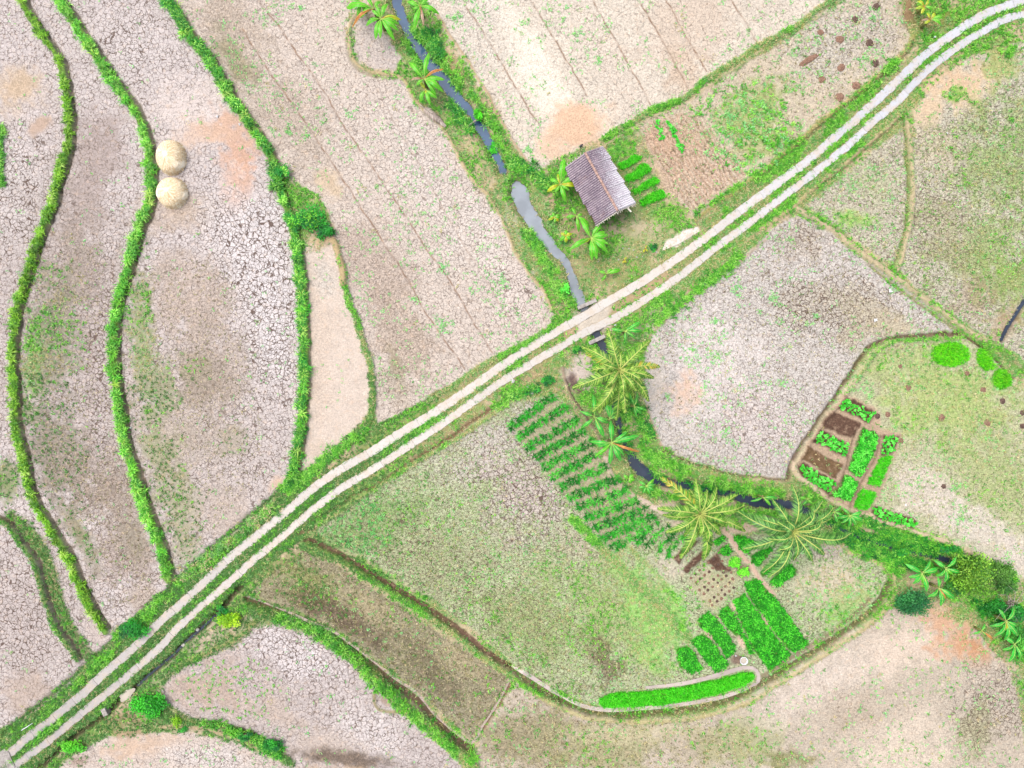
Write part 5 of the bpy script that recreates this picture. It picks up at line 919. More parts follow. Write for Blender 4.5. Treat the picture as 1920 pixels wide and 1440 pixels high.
# ------------------------------------------------------------------ single crop plants
def plant_mesh(n, L, Wd, lean, pal, seed, bw=.35, droop=.35, spread=.03, hvar=.3):
    r = np.random.default_rng(seed); V, Fq, Ft, c = blade_arrays(np.zeros((1, 3)), n, L, Wd, lean, pal, spread, bw, droop, r, hvar)
    return np_mesh('plant', V, [Fq, Ft], M_FOL, c)
MAIZE = [plant_mesh(15, .74, .11, (.6, 1.35), np.array([c]), 40 + i) for i, c in enumerate((A(36, 146, 34), A(50, 164, 42), A(28, 120, 32), A(88, 190, 64)))]
n_m = 0
for (lx, ly), (rx_, ry_) in zip(ROWS_L, ROWS_R):
    D_ = math.hypot(rx_ - lx, ry_ - ly); n = int(D_ / 9.0); ux, uy = (rx_ - lx) / D_, (ry_ - ly) / D_
    for k in range((n + 1) * 2):
        sd_ = 3.3 if k % 2 else -3.9; t = (k // 2) / n + random.uniform(-.015, .015); px = lx + (rx_ - lx) * t - uy * sd_ + random.gauss(0, .5); py = ly + (ry_ - ly) * t + ux * sd_ + random.gauss(0, .5)
        if random.random() < .03 or n_m >= 299: continue
        o = link('maize_plant', random.choice(MAIZE), None, G(px, py), random.uniform(0, 6.28)); s = random.uniform(.60, .80); o.scale = (s, s, s)
        tag(o, 'young maize plant in the dense rows between the road and palms', 'maize plant', 'maize plants in the dense rows'); n_m += 1
for k in range(24):
    i = k % 4; t = (k // 4) / 5; px = 1196 + i * 18 + t * 34 + random.gauss(0, 2); py = 1012 - t * 34 + i * 9 + random.gauss(0, 2)
    o = link('maize_plant', random.choice(MAIZE), None, G(px, py), random.uniform(0, 6.28)); s = random.uniform(.5, .95); o.scale = (s, s, s); tag(o, 'small sparse crop plant between the maize rows and the middle palm', 'crop plant', 'sparse crop plants beside the middle palm')
LET = [plant_mesh(9, .26, .15, (.6, 1.35), np.array([c, np.array(c) * .85]), 60 + i) for i, c in enumerate((A(80, 210, 56), A(60, 186, 44), A(112, 222, 88)))]
for (P, n), lab in zip(VSPARSE, ('leafy vegetable plant on the topmost dark bed of the right garden', 'leafy vegetable plant on the bed between two bare brown plots', 'leafy vegetable plant on the dark bed at the left corner of the right garden', 'leafy vegetable plant at the top of the narrow right bed', 'leafy vegetable plant on the bed nearest the stream below the garden')):
    x, y = sample_poly(P, 60, 2.5); got = []
    for px, py in zip(x, y):
        if all((px - a) ** 2 + (py - b) ** 2 > 20 for a, b in got): got.append((px, py))
        if len(got) >= n: break
    for px, py in got:
        o = link('vegetable_plant', random.choice(LET), None, G(px, py), random.uniform(0, 6.28)); s = random.uniform(.75, 1.25); o.scale = (s, s, s); tag(o, lab, 'vegetable plant', lab.replace('leafy vegetable plant', 'vegetables'))
for a, b, n in (((1234, 228), (1242, 262), 9), ((1254, 232), (1279, 284), 15)):
    for k in range(n):
        t = k / (n - 1); o = link('vegetable_plant', random.choice(LET), None, G(a[0] + (b[0] - a[0]) * t + random.gauss(0, 2.2), a[1] + (b[1] - a[1]) * t + random.gauss(0, 1.5)), random.uniform(0, 6.28)); s = random.uniform(.8, 1.3); o.scale = (s, s, s)
        tag(o, 'leafy plant in the left short row on brown stubble' if n == 9 else 'leafy plant in the right longer row on brown stubble', 'vegetable plant', 'left vegetable row on stubble' if n == 9 else 'right vegetable row on stubble')
# seedlings on the brown patch bottom left
SEED = [plant_mesh(6, .2, .08, (.5, 1.3), np.array([c]), 80 + i) for i, c in enumerate((A(110, 180, 70), A(140, 200, 90)))]
x, y = sample_poly([(310, 1290), (360, 1250), (430, 1225), (500, 1240), (520, 1290), (500, 1350), (430, 1345), (340, 1320)], 2.3)
for px, py in list(zip(x, y))[:120]:
    o = link('seedling', random.choice(SEED), None, G(px, py), random.uniform(0, 6.28)); tag(o, 'small seedling on the brown patch of the bottom left field', 'seedling', 'seedlings on the brown patch')

# ------------------------------------------------------------------ soil heaps and planting holes
def heap_mesh(r, h, seed, mat):
    R = random.Random(seed); m = MB(); vs = [(0, 0, h)]; fs = []; NP = 14
    for i in range(1, 5):
        for k in range(NP):
            a = 2 * math.pi * k / NP; rr = r * i / 4 * (1 + R.uniform(-.16, .16) * (1.4 if i == 4 else 1)); vs.append((rr * math.cos(a), rr * math.sin(a), (h * (1 - (i / 4) ** 2) + R.uniform(-.03, .03) * (i < 4)) - (.04 if i == 4 else 0)))
    for k in range(NP): fs.append((0, 1 + k, 1 + (k + 1) % NP))
    for i in range(3):
        for k in range(NP): fs.append((1 + i * NP + k, 1 + (i + 1) * NP + k, 1 + (i + 1) * NP + (k + 1) % NP, 1 + i * NP + (k + 1) % NP))
    me = bpy.data.meshes.new('soil_heap'); me.from_pydata(vs, [], fs); me.materials.append(mat); return me
HM = [heap_mesh(.36, .13, i, M_HEAP) for i in range(3)]; HD = [heap_mesh(.36, .13, i + 9, M_HEAPD) for i in range(3)]
def heap(px, py, s, dark, label, group=None, sy=1.0, rz=None):
    o = link('soil_heap', random.choice(HD if dark else HM), None, G(px, py, -.01), random.uniform(0, 6.28) if rz is None else rz); o.scale = (s, s * sy, s * .8 + .2); return tag(o, label, 'soil heap', group)
UPH = [(1643, 13, 1, 'dark soil heap nearest the top edge of the stubble field'), (1603, 37, 1, 'dark grey soil heap second from the top in the stubble field'), (1539, 61, 0, 'small brown soil heap leftmost in the upper row of the stubble field'), (1575, 74, 0, 'brown soil heap just above the long soil mound'), (1631, 81, 1, 'dark soil heap on the right of the upper row in the stubble field'), (1641, 119, 1, 'faint grey brown soil heap nearest the road curve'), (1577, 127, 0, 'ragged brown soil heap right of the long soil mound'), (1541, 149, 0, 'brown soil heap below the long soil mound'), (1606, 161, 0, 'largest brown soil heap near the verge of the stubble field'), (1574, 183, 0, 'brown soil heap lowest in the stubble field')]
for px, py, d, l in UPH: heap(px, py, random.uniform(.95, 1.2) * (1.3 if px == 1606 else 1), d, l)
heap(1516, 113, 1.0, 0, 'long narrow mound of brown soil in the stubble field', sy=1, rz=0).scale = (3.5, .85, 1.1); bpy.data.objects[C.objects[-1].name].rotation_euler.z = math.radians(33)
for px, py, s, d, l in [(1703, 727, .85, 0, 'round brown soil heap left of centre in the right field'), (1766, 783, 1.0, 0, 'round brown soil heap right of the garden beds'), (1851, 793, 1.0, 0, 'round dark brown soil heap lower right of its twin in the right field'), (1813, 700, .8, 0, 'small brown soil heap below the large seedling oval'), (1843, 731, .8, 0, 'brown soil heap left of the round seedling patch'), (1880, 752, .85, 1, 'grey brown heap below the round seedling patch'), (1688, 687, .6, 0, 'smallest pinkish soil heap left of the seedling oval'), (1769, 912, .75, 1, 'lone soil heap low in the right field beside weeds'), (1645, 780, .85, 1, 'almost black soil heap at the end of the topmost garden bed'), (1665, 777, .75, 0, 'brown soil heap beside the almost black one'), (1690, 827, .75, 0, 'brown soil heap right of the narrow garden bed'), (1917, 774, .8, 1, 'dark soil heap on the right edge, upper of two'), (1917, 799, .8, 1, 'dark soil heap on the right edge, lower of two'), (1750, 840, .0, 0, '')]:
    if s: heap(px, py, s, d, l)
for (a, b), (c, d), n in (((360, 1075), (560, 900), 6), ((410, 1115), (640, 920), 7), ((440, 1185), (690, 985), 7), ((480, 1215), (720, 1020), 7), ((535, 1280), (745, 1085), 7), ((560, 1318), (745, 1160), 6)):
    for k in range(n):
        t = k / (n - 1); heap(1220 + (a + (c - a) * t) / 4.8 + random.gauss(0, .6), 860 + (b + (d - b) * t) / 4.8 + random.gauss(0, .6), random.uniform(.38, .48), k % 2, 'small brown planting mound in the dotted plot below the middle palm', 'planting mounds in rows')

# ------------------------------------------------------------------ banana plants
def leaf_mat(name, c1, c2, c3):
    m, nt = new_mat(name); T = NT(nt); u = T.n('ShaderNodeUVMap'); P = T.coord()
    n = T.noise(P, 2.5, 3, .6); st = T.noise(T.vmath('MULTIPLY', u.outputs[0], (34, 2, 0)), 1, 3, .6)
    col = T.mix(T.ramp(n, .35, .65), c1, c2); col = T.mix(T.math('MULTIPLY', T.ramp(st, .48, .68), .55), col, c3)
    T.bsdf(col, .45, .4, st, .3, .02, transl=.3); return m
A_ = A
def A(r, g, b, k=1.0): return tuple(min(.85, x * 1.35) for x in A_(r, g, b, k))
BL = {'g': leaf_mat('banana_leaf_green', A(96, 204, 20), A(72, 180, 18), A(150, 224, 60)), 'd': leaf_mat('banana_leaf_deep_green', A(56, 196, 50), A(40, 160, 40), A(110, 220, 96)), 'y': leaf_mat('banana_leaf_yellow', A(200, 214, 40), A(150, 204, 36), A(220, 204, 70)), 'o': leaf_mat('banana_leaf_dry', A(230, 160, 80), A(190, 120, 66), A(240, 190, 120)), 'b': leaf_mat('banana_leaf_dead', A(206, 180, 160), A(160, 130, 110), A(226, 206, 190))}
A = A_
M_RIB = simple_mat('leaf_midrib', A(206, 232, 130), A(176, 210, 100), 8); M_PSTEM = simple_mat('banana_stem', A(150, 170, 80), A(120, 110, 70), 5, bstr=.2)
def banana_leaf(parent, z0, dx, dy, kind, r, wf=1.0):
    L = math.hypot(dx, dy); az = math.atan2(dy, dx); n = 16; D = L; rise = L * r.uniform(.22, .38); dro = L * r.uniform(.15, .5); wd_ = min(.27, .09 + .085 * L) * wf * r.uniform(.85, 1.1)
    bend = r.uniform(-.12, .12) * L; V = []; UV = []; rib = []
    ca, sa = math.cos(az), math.sin(az); dead = kind in 'ob'
    for i in range(n + 1):
        t = i / n; x = D * (t ** .92); y = bend * math.sin(t * math.pi * .5) * t; z = z0 + rise * math.sin(min(1, t * 1.25) * math.pi * .62) * 1.0 - dro * t ** 2.4
        p = Vector((ca * x - sa * y, sa * x + ca * y, z)); rib.append(p + Vector((0, 0, .012)))
        wv = 0.02 if t < .1 else wd_ * (math.sin(min(1, (t - .1) / .9 * 1.02) * math.pi) ** .55 if t < .98 else .12); fold = .3
        for k in (-1, -.5, 0, .5, 1):
            e = wv * k * (r.uniform(.72, 1.0) if abs(k) == 1 and not t < .15 else 1) * (.6 if dead else 1)
            V.append((p.x - sa * e, p.y + ca * e, p.z - abs(e) * fold * (1.6 if dead else 1) + r.uniform(-.012, .012) * (abs(k) == 1))); UV.append((t, (k + 1) / 2))
    F = [(i * 5 + k, i * 5 + k + 1, (i + 1) * 5 + k + 1, (i + 1) * 5 + k) for i in range(n) for k in range(4)]
    me = bpy.data.meshes.new('leaf'); me.from_pydata(V, [], F); uv = me.uv_layers.new(name='UVMap')
    for lp in me.loops: uv.data[lp.index].uv = UV[lp.vertex_index]
    me.polygons.foreach_set('use_smooth', [True] * len(me.polygons)); me.materials.append(BL[kind]); o = link('leaf', me, parent)
    if kind in 'yob': o['label'] = {'y': 'yellowing leaf', 'o': 'dry orange leaf', 'b': 'dead pale brown leaf'}[kind]
    m = MB(); m.tube(rib, [.026 * (1 - .7 * i / n) for i in range(n + 1)], 5, cap=True); m.build('midrib', M_RIB if kind in 'gd' else BL['o'], o)
def banana(px, py, h, leaves, label, group='banana plants', name='banana_plant', wf=1.0, seed=0, cat='banana plant'):
    """leaves: (dx, dy in picture pixels from the crown, kind)"""
    r = random.Random(int(px * 7 + py) + seed); c = W(px, py, h); zg = float(zat(960 + c.x * PXM, 720 - c.y * PXM)); zg = max(zg, -.4); root = empty(name, (c.x, c.y, zg), label, cat, group)
    m = MB(); hs_ = max(.15, h * .72 - zg); lean = Vector((r.uniform(-.06, .06), r.uniform(-.06, .06), 0)); m.tube([(0, 0, -.1), (lean.x * .5, lean.y * .5, hs_ * .5), (lean.x, lean.y, hs_)], [.05 + .045 * h, .045 + .035 * h, .03 + .018 * h], 10); m.build('stem', M_PSTEM, root, smooth=True)
    f = (1 - h / CAM_H) / PXM
    for dx, dy, k in leaves: banana_leaf(root, hs_ * .97, dx * f, -dy * f, k, r, wf)
def auto(n, R, seed, kinds='gggg', a0=0):
    r = random.Random(seed); return [(R * r.uniform(.7, 1.1) * math.cos(a), R * r.uniform(.7, 1.1) * math.sin(a), r.choice(kinds)) for a in [a0 + 2 * math.pi * i / n + r.uniform(-.25, .25) for i in range(n)]]
g6 = lambda cx, cy, L: [((x - cx) / 6, (y - cy) / 6, k) for x, y, k in L]
banana(711, 26, 2.6, g6(430, 160, [(345, 380, 'g'), (430, 390, 'g'), (585, 385, 'g'), (630, 270, 'g'), (650, 150, 'y'), (250, 220, 'g'), (400, 20, 'g'), (340, 60, 'g'), (620, 220, 'g'), (500, -40, 'g')]), 'banana plant with wide leaves left of the stream at the top edge')
banana(698, 8, 2.4, g6(350, 40, [(100, 240, 'o'), (180, 120, 'g'), (230, 70, 'g'), (40, 0, 'g'), (260, -90, 'g'), (420, -60, 'g')]), 'banana plant at the top edge with a long drooping orange leaf')
banana(675, -4, 2.3, [(-28, 12, 'g'), (-6, 26, 'g'), (8, 22, 'g'), (-26, -10, 'g'), (10, -24, 'g')], 'banana plant cut by the top edge, leftmost of its clump')
banana(786, 2, 2.6, g6(880, 20, [(830, 290, 'g'), (1085, 105, 'g'), (930, 240, 'b'), (720, -20, 'g'), (960, -60, 'g'), (800, 60, 'g'), (880, 160, 'b')]), 'banana plant right of the stream at the top edge with dead leaves')
banana(793, 141, 2.4, g6(920, 845, [(970, 550, 'g'), (725, 660, 'g'), (1135, 730, 'o'), (1155, 860, 'g'), (1140, 985, 'g'), (770, 855, 'b'), (830, 910, 'g'), (1060, 1010, 'g'), (1040, 890, 'g')]), 'banana plant leaning over the stream with one orange leaf')
banana(796, 163, 1.8, g6(935, 980, [(1000, 1150, 'g'), (860, 1110, 'g'), (1060, 1090, 'g'), (880, 890, 'y'), (960, 1060, 'y'), (1020, 1060, 'g')]), 'smaller banana plant just below the one with the orange leaf')
g4 = lambda cx, cy, L: [((x - cx) / 5.647, (y - cy) / 5.647, k) for x, y, k in L]
banana(1051, 341, 2.4, g4(405, 570, [(430, 300, 'g'), (485, 345, 'g'), (625, 480, 'g'), (600, 590, 'y'), (505, 630, 'g'), (465, 750, 'g'), (365, 660, 'g'), (265, 645, 'y'), (290, 520, 'g'), (370, 460, 'y')]), 'banana plant with one yellow leaf at the upper left corner of the hut')
banana(1110, 443, 2.5, g4(740, 1150, [(840, 965, 'g'), (610, 940, 'g'), (890, 1075, 'g'), (915, 1120, 'g'), (925, 1200, 'g'), (925, 1310, 'g'), (850, 1300, 'g'), (795, 1380, 'g'), (730, 1385, 'g'), (745, 1290, 'y'), (500, 1255, 'g'), (640, 1200, 'y')]), 'large banana plant at the lower left corner of the hut')
banana(1082, 402, 1.9, g4(580, 915, [(525, 830, 'g'), (650, 900, 'g'), (595, 1080, 'g'), (470, 930, 'g'), (720, 1030, 'g')]), 'smaller banana plant against the stream side wall of the hut')
banana(1040, 406, .8, [(-11, 6, 'y'), (-4, -9, 'g'), (11, 0, 'g'), (7, 8, 'y'), (-9, -2, 'g'), (2, 10, 'g'), (9, -6, 'g')], 'small yellow green sapling on the stream bank left of the hut', 'saplings by the hut', 'sapling', 1.1, cat='sapling')
banana(1061, 441, .9, [(-10, 8, 'g'), (-8, -6, 'y'), (11, -5, 'y'), (2, 12, 'y'), (9, 6, 'g'), (0, -12, 'g')], 'yellow green sapling left of the large banana plant', 'saplings by the hut', 'sapling', 1.3, cat='sapling')
banana(1138, 512, .9, [(28, -6, 'g'), (-14, -4, 'g'), (-8, 14, 'g'), (10, -10, 'g')], 'small banana plant between the yard and the road')
banana(1171, 487, .5, [(4, -6, 'y'), (-3, 6, 'y'), (4, 5, 'y')], 'tiny yellow sapling in the yard near the road', 'saplings by the hut', 'sapling', .9, cat='sapling'); banana(1210, 466, .5, [(4, -7, 'y'), (-4, 6, 'y'), (5, 5, 'y')], 'tiny yellow sapling in the yard left of the concrete pad', 'saplings by the hut', 'sapling', .9, cat='sapling')
g5 = lambda cx, cy, L: [((x - cx) / 4.8, (y - cy) / 4.8, k) for x, y, k in L]
banana(1174, 620, 1.7, g5(740, 285, [(610, 280, 'd'), (880, 212, 'd'), (895, 282, 'd'), (850, 350, 'd'), (728, 395, 'd'), (800, 240, 'd')]), 'star shaped banana plant between the road and the tallest palm', wf=.75)
banana(1149, 831, 2.5, g5(620, 1300, [(615, 1100, 'd'), (855, 1215, 'd'), (870, 1250, 'd'), (490, 1330, 'd'), (480, 1435, 'g'), (590, 1500, 'd'), (735, 1415, 'd'), (690, 1480, 'd'), (870, 1400, 'o'), (430, 1310, 'd'), (770, 1215, 'd')]), 'large banana plant below the tallest palm with one orange leaf', wf=.95)
banana(1116, 782, 2.1, g5(460, 1065, [(460, 860, 'd'), (330, 1010, 'd'), (345, 1180, 'd'), (545, 1255, 'd'), (600, 1140, 'd'), (520, 1240, 'd')]), 'banana plant at the edge of the maize rows below the palm', wf=.8)
banana(1145, 787, 2.0, g5(600, 1090, [(600, 960, 'd'), (690, 1030, 'd'), (480, 1080, 'd'), (580, 930, 'd'), (660, 930, 'd')]), 'banana plant partly hidden under the fronds of the tallest palm', wf=.8)
banana(1191, 762, 2.0, g5(820, 970, [(790, 840, 'd'), (870, 850, 'd'), (930, 1005, 'd'), (890, 1050, 'd'), (835, 1070, 'd'), (860, 900, 'd')]), 'banana plant on the right of the stream below the tallest palm', wf=.8)
banana(1213, 912, 1.1, [(14, -14, 'g'), (16, -4, 'd'), (-12, -10, 'd'), (8, 16, 'd'), (-6, 14, 'd'), (16, 8, 'd'), (-14, 4, 'd')], 'young banana plant between the mud path and the dark stream', wf=.9); banana(1180, 898, .8, [(12, 2, 'g'), (-10, -6, 'g'), (8, -8, 'g'), (4, 9, 'g')], 'small sapling left of the young banana plant by the dark stream', 'saplings by the dark stream', 'sapling', 1.2, cat='sapling')
banana(1434, 934, 1.6, [(-22, 8, 'd'), (30, 0, 'd'), (16, 14, 'g'), (0, -4, 'b')], 'small banana plant with few leaves over the dark stream', wf=.8); banana(1518, 937, 1.6, [(-14, -4, 'g'), (12, -6, 'g'), (10, 10, 'g'), (-8, 12, 'd'), (4, -12, 'g')], 'banana plant behind the large palm near the right garden'); banana(1598, 968, 1.6, [(24, -6, 'd'), (14, 16, 'd'), (-14, 16, 'd'), (-24, 4, 'd'), (-12, -14, 'd'), (26, 8, 'd'), (0, 24, 'd')], 'banana plant between the large palm and the right garden'); banana(1568, 962, 1.5, [(-16, 6, 'd'), (4, 20, 'd'), (14, -12, 'd'), (-8, -14, 'd'), (18, 6, 'd')], 'banana plant touching the right fronds of the large palm')
banana(1738, 1078, 2.3, [(-32, -14, 'd'), (-16, 22, 'd'), (8, 36, 'd'), (32, -12, 'd'), (16, -24, 'd'), (0, 20, 'g'), (-26, 8, 'd'), (4, 26, 'g')], 'banana plant left in the clump right of the round dark shrub'); banana(1783, 1070, 2.4, [(18, -24, 'd'), (-18, -16, 'd'), (12, 12, 'g'), (28, 6, 'd'), (-14, 18, 'd'), (-2, 26, 'd')], 'banana plant against the big dense tree'); banana(1768, 1106, 1.9, [(8, 22, 'y'), (-22, 18, 'd'), (4, 34, 'd'), (26, 12, 'd'), (-4, -20, 'd'), (14, 26, 'o'), (30, 22, 'd')], 'banana plant with yellow leaves below the big dense tree')
banana(1898, 1170, 2.5, [(-24, 30, 'd'), (6, 40, 'd'), (26, 10, 'd'), (-14, -24, 'd'), (20, -24, 'd'), (-30, 8, 'd'), (18, 30, 'd'), (-6, 20, 'y')], 'banana plant at the right edge below the dead branches'); banana(1912, 1212, 2.0, [(-22, 12, 'd'), (-14, 34, 'd'), (10, 30, 'd'), (14, -16, 'd'), (-20, -14, 'd')], 'lowest banana plant on the right edge'); banana(1846, 1186, 1.3, [(-16, 4, 'd'), (10, 10, 'd'), (6, -14, 'd'), (22, 14, 'o')], 'small banana sapling beside the orange bare soil on the right', wf=.9)
banana(1752, 30, 1.9, g6(0, 0, [(150, -30, 'g'), (130, 60, 'g'), (-70, 60, 'y'), (-110, 30, 'b'), (-50, -70, 'y'), (60, -80, 'y')]), 'thin yellowing banana plant in the scrub at the top right')
banana(1740, 6, 1.7, [(-16, 6, 'y'), (10, -12, 'y'), (16, 8, 'g'), (-8, 14, 'y'), (-14, -10, 'y')], 'yellow banana plant touching the top edge near the road curve')

# ------------------------------------------------------------------ coconut palms
M_RACH = simple_mat('frond_rachis', A(216, 222, 124), A(190, 206, 104), 5, transl=0); M_COCO = simple_mat('coconut_husk', A(150, 170, 60), A(120, 110, 50), 4)
def frond_arrays(root_z, dx, dy, r, pal, rise, dro):
    D = math.hypot(dx, dy); az = math.atan2(dy, dx); ca, sa = math.cos(az), math.sin(az); n = 22; bend = r.uniform(-.28, .28) * D
    def pt(t):
        x = D * (t ** .9); y = bend * t * t; z = root_z + rise * math.sin(min(1.0, t * 1.1) * math.pi * .7) - dro * t ** 2.2
        return Vector((ca * x - sa * y, sa * x + ca * y, z))
    rib = [pt(i / n) for i in range(n + 1)]
    P0, P1, P2, Sd = [], [], [], []
    m = int(26 + D * 10)
    for i in range(m):
        t = .14 + .86 * i / (m - 1); p = pt(t); tg = (pt(min(1, t + .02)) - pt(max(0, t - .02))).normalized(); sd_ = tg.cross(Vector((0, 0, 1))).normalized()
        ln = (.26 + .25 * D) * (math.sin(min(1, .15 + t * .85) * math.pi) ** .6) * .50 + .09
        for s in (-1, 1):
            l = ln * r.uniform(.8, 1.12); fw = .45 + .5 * t + r.uniform(-.08, .08); d = (sd_ * s * math.cos(fw) + tg * math.sin(fw)).normalized(); g = Vector((0, 0, -1))
            a = p; b = p + d * l * .5 + g * l * .10; c = p + d * l * .92 + g * l * .5; P0.append(a); P1.append(b); P2.append(c); Sd.append(d.cross(Vector((0, 0, 1))).normalized() * .024)
    P0, P1, P2, Sd = (np.array([tuple(q_) for q_ in L_]) for L_ in (P0, P1, P2, Sd)); N = len(P0)
    V = np.stack([P0 - Sd * .6, P0 + Sd * .6, P1 + Sd, P1 - Sd, P2], 1).reshape(-1, 3); k = np.arange(N) * 5
    c = np.repeat(pal[np.array([r.randrange(len(pal)) for _ in range(N)])] * np.array([[r.uniform(.8, 1.2)] for _ in range(N)]) * FOL_K, 5, 0)
    return rib, V, np.stack([k, k + 1, k + 2, k + 3], 1), np.stack([k + 3, k + 2, k + 4], 1), c
def palm(px, py, h, tips, pal, label, seed, extra=8):
    r = random.Random(seed); c = W(px, py, h); root = empty('coconut_palm', (c.x, c.y, 0), label, 'palm tree', 'coconut palms'); m = MB()
    pts = []; rad = []
    for i in range(15):
        t = i / 14; pts.append((.25 * math.sin(t * 2.2) - .25 * math.sin(2.2), .15 * math.sin(t * 3) - .15 * math.sin(3), -.6 + (h + .1) * t)); rad.append(.24 - .09 * t + (.10 if i == 0 else 0) + .012 * (i % 2))
    m.tube(pts, rad, 12); m.build('trunk', M_BARK, root, smooth=True); f = (1 - h / CAM_H) / PXM
    L = [(x * f, -y * f, k) for x, y, k in tips]
    for i in range(extra):
        a = r.uniform(0, 6.28); R = r.uniform(1.2, 2.1); L.append((R * math.cos(a), R * math.sin(a), 'low' if i % 2 else 'up'))
    for i, (dx, dy, k) in enumerate(L):
        D = math.hypot(dx, dy); rise, dro = {'n': (.30 * D + r.uniform(0, .3), .25 * D + r.uniform(0, .5)), 'up': (.7 * D + .5, .1 * D), 'low': (.05 * D, .55 * D), 'y': (.08 * D, .45 * D)}[k]
        pp = np.vstack([pal, [A(206, 190, 70), A(220, 190, 80)]]) if k == 'y' else pal
        rib, V, Fq, Ft, cc = frond_arrays(h, dx, dy, r, pp, rise, dro); fo = link('frond', np_mesh('frond', V, [Fq, Ft], M_FOL, cc), root)
        if k == 'y': fo['label'] = 'yellowing frond'
        m = MB(); n = len(rib); m.tube(rib, [.05 * (1 - .75 * i_ / n) + .008 for i_ in range(n)], 6); m.build('rachis', M_RACH, fo, smooth=True)
    for i in range(5):
        a = r.uniform(0, 6.28); m = MB(); cx, cy, cz = .3 * math.cos(a), .3 * math.sin(a), h - .3 - .1 * (i % 2); m.tube([(cx, cy, cz - .14), (cx, cy, cz - .10), (cx, cy, cz), (cx, cy, cz + .1), (cx, cy, cz + .13)], [.03, .09, .12, .085, .02], 10); m.build('coconut', M_COCO, root, smooth=True)
PAL1 = np.array([A(108, 156, 48), A(82, 136, 42), A(136, 178, 64), A(58, 106, 34), A(170, 196, 92)]); PAL3 = np.array([A(80, 142, 54), A(62, 120, 48), A(112, 166, 74), A(46, 98, 42), A(130, 178, 94)])
t5 = lambda cx, cy, L: [((x - cx) / 4.8, (y - cy) / 4.8, k) for x, y, k in L]
palm(1162, 694, 6.2, t5(680, 645, [(530, 285, 'n'), (365, 405, 'n'), (440, 590, 'n'), (255, 795, 'n'), (470, 1010, 'n'), (525, 1050, 'n'), (715, 1030, 'n'), (660, 1110, 'low'), (830, 830, 'n'), (995, 850, 'n'), (985, 690, 'n'), (1055, 545, 'y'), (925, 340, 'n'), (710, 425, 'n'), (775, 840, 'up'), (395, 480, 'y'), (935, 625, 'n'), (560, 930, 'low'), (880, 870, 'low'), (540, 740, 'up')]), PAL1, 'tallest coconut palm with yellow green fronds beside the road bridge', 5)
palm(1313, 964, 5.4, t5(450, 500, [(190, 150, 'y'), (375, 200, 'n'), (500, 285, 'n'), (615, 270, 'n'), (745, 270, 'n'), (855, 405, 'n'), (880, 545, 'n'), (645, 690, 'n'), (575, 860, 'n'), (535, 900, 'n'), (390, 690, 'n'), (220, 860, 'n'), (140, 660, 'n'), (160, 580, 'low'), (90, 390, 'n'), (300, 330, 'low'), (720, 640, 'low'), (300, 700, 'low')]), PAL1 * np.array([[.92, 1, .95]]), 'middle coconut palm between the stream and the brown plots', 6)
palm(1486, 996, 5.8, t5(1285, 650, [(900, 430, 'n'), (1080, 385, 'n'), (1330, 240, 'n'), (1400, 420, 'up'), (1500, 335, 'n'), (1590, 475, 'n'), (1670, 410, 'n'), (1750, 690, 'n'), (1790, 800, 'n'), (1600, 850, 'n'), (1445, 940, 'n'), (1350, 910, 'n'), (1100, 1085, 'n'), (980, 990, 'n'), (830, 760, 'n'), (750, 600, 'n'), (1010, 690, 'up'), (1500, 560, 'up'), (1220, 960, 'low'), (1640, 620, 'low')]), PAL3, 'widest coconut palm with dark fronds nearest the right garden', 7, 10)

# ------------------------------------------------------------------ shrubs and trees
def shrub(px, py, rx, ry, h, pal, label, n=900, leaf=.12, name='shrub', cat='shrub', group=None, seed=1, trunk=.05):
    r = np.random.default_rng(seed); c = W(px, py, h * .6); zg = float(zat(px, py)); root = empty(name, (c.x, c.y, zg), label, cat, group); rx, ry = rx / PXM, ry / PXM
    K = max(7, n // 60); cc = r.normal(0, 1, (K, 3)); cc /= np.linalg.norm(cc, axis=1)[:, None]; cc[:, 2] = np.abs(cc[:, 2]); cc *= r.uniform(.25, .85, (K, 1)); S = np.array([rx, ry, h * .62]); cen = cc * S + [0, 0, h * .3]
    idx = r.integers(0, K, n); off = r.normal(0, 1, (n, 3)); off /= np.linalg.norm(off, axis=1)[:, None] + 1e-9; off *= (r.random((n, 1)) ** .5) * .42 * np.array([rx, ry, h * .5]); P = cen[idx] + off; P[:, 2] = np.maximum(P[:, 2], .05)
    az = r.random(n) * 2 * np.pi; ti = r.uniform(-.5, .7, n); d = np.stack([np.cos(az) * np.cos(ti), np.sin(az) * np.cos(ti), np.sin(ti)], 1); s = np.stack([-np.sin(az), np.cos(az), r.uniform(-.5, .5, n)], 1); l = leaf * r.uniform(.7, 1.4, (n, 1))
    V = np.stack([P, P + d * l * .5 + s * l * .32, P + d * l, P + d * l * .5 - s * l * .32], 1).reshape(-1, 3); F = np.arange(4 * n).reshape(-1, 4); kc = r.uniform(.72, 1.25, (K, 1))
    col = np.repeat(pal[(idx * 7) % len(pal)] * kc[idx] * r.uniform(.85, 1.15, (n, 1)) * FOL_K, 4, 0); link('foliage' if name != 'tree' else 'crown', np_mesh('foliage', V, [F], M_FOL, col), root)
    m = MB(); m.tube([(0, 0, -.2), (.02, .01, h * .3), (.05, -.03, h * .6)], [trunk * 1.5, trunk, trunk * .5], 8)
    for i in range(min(K, 7)): e = cen[i]; m.tube([(0.02, 0.01, h * .25), tuple(np.array([0, 0, h * .3]) * .5 + e * .5), tuple(e)], [trunk * .6, trunk * .4, trunk * .15], 5)
    m.build('stem' if name != 'tree' else 'trunk', M_BARK, root)
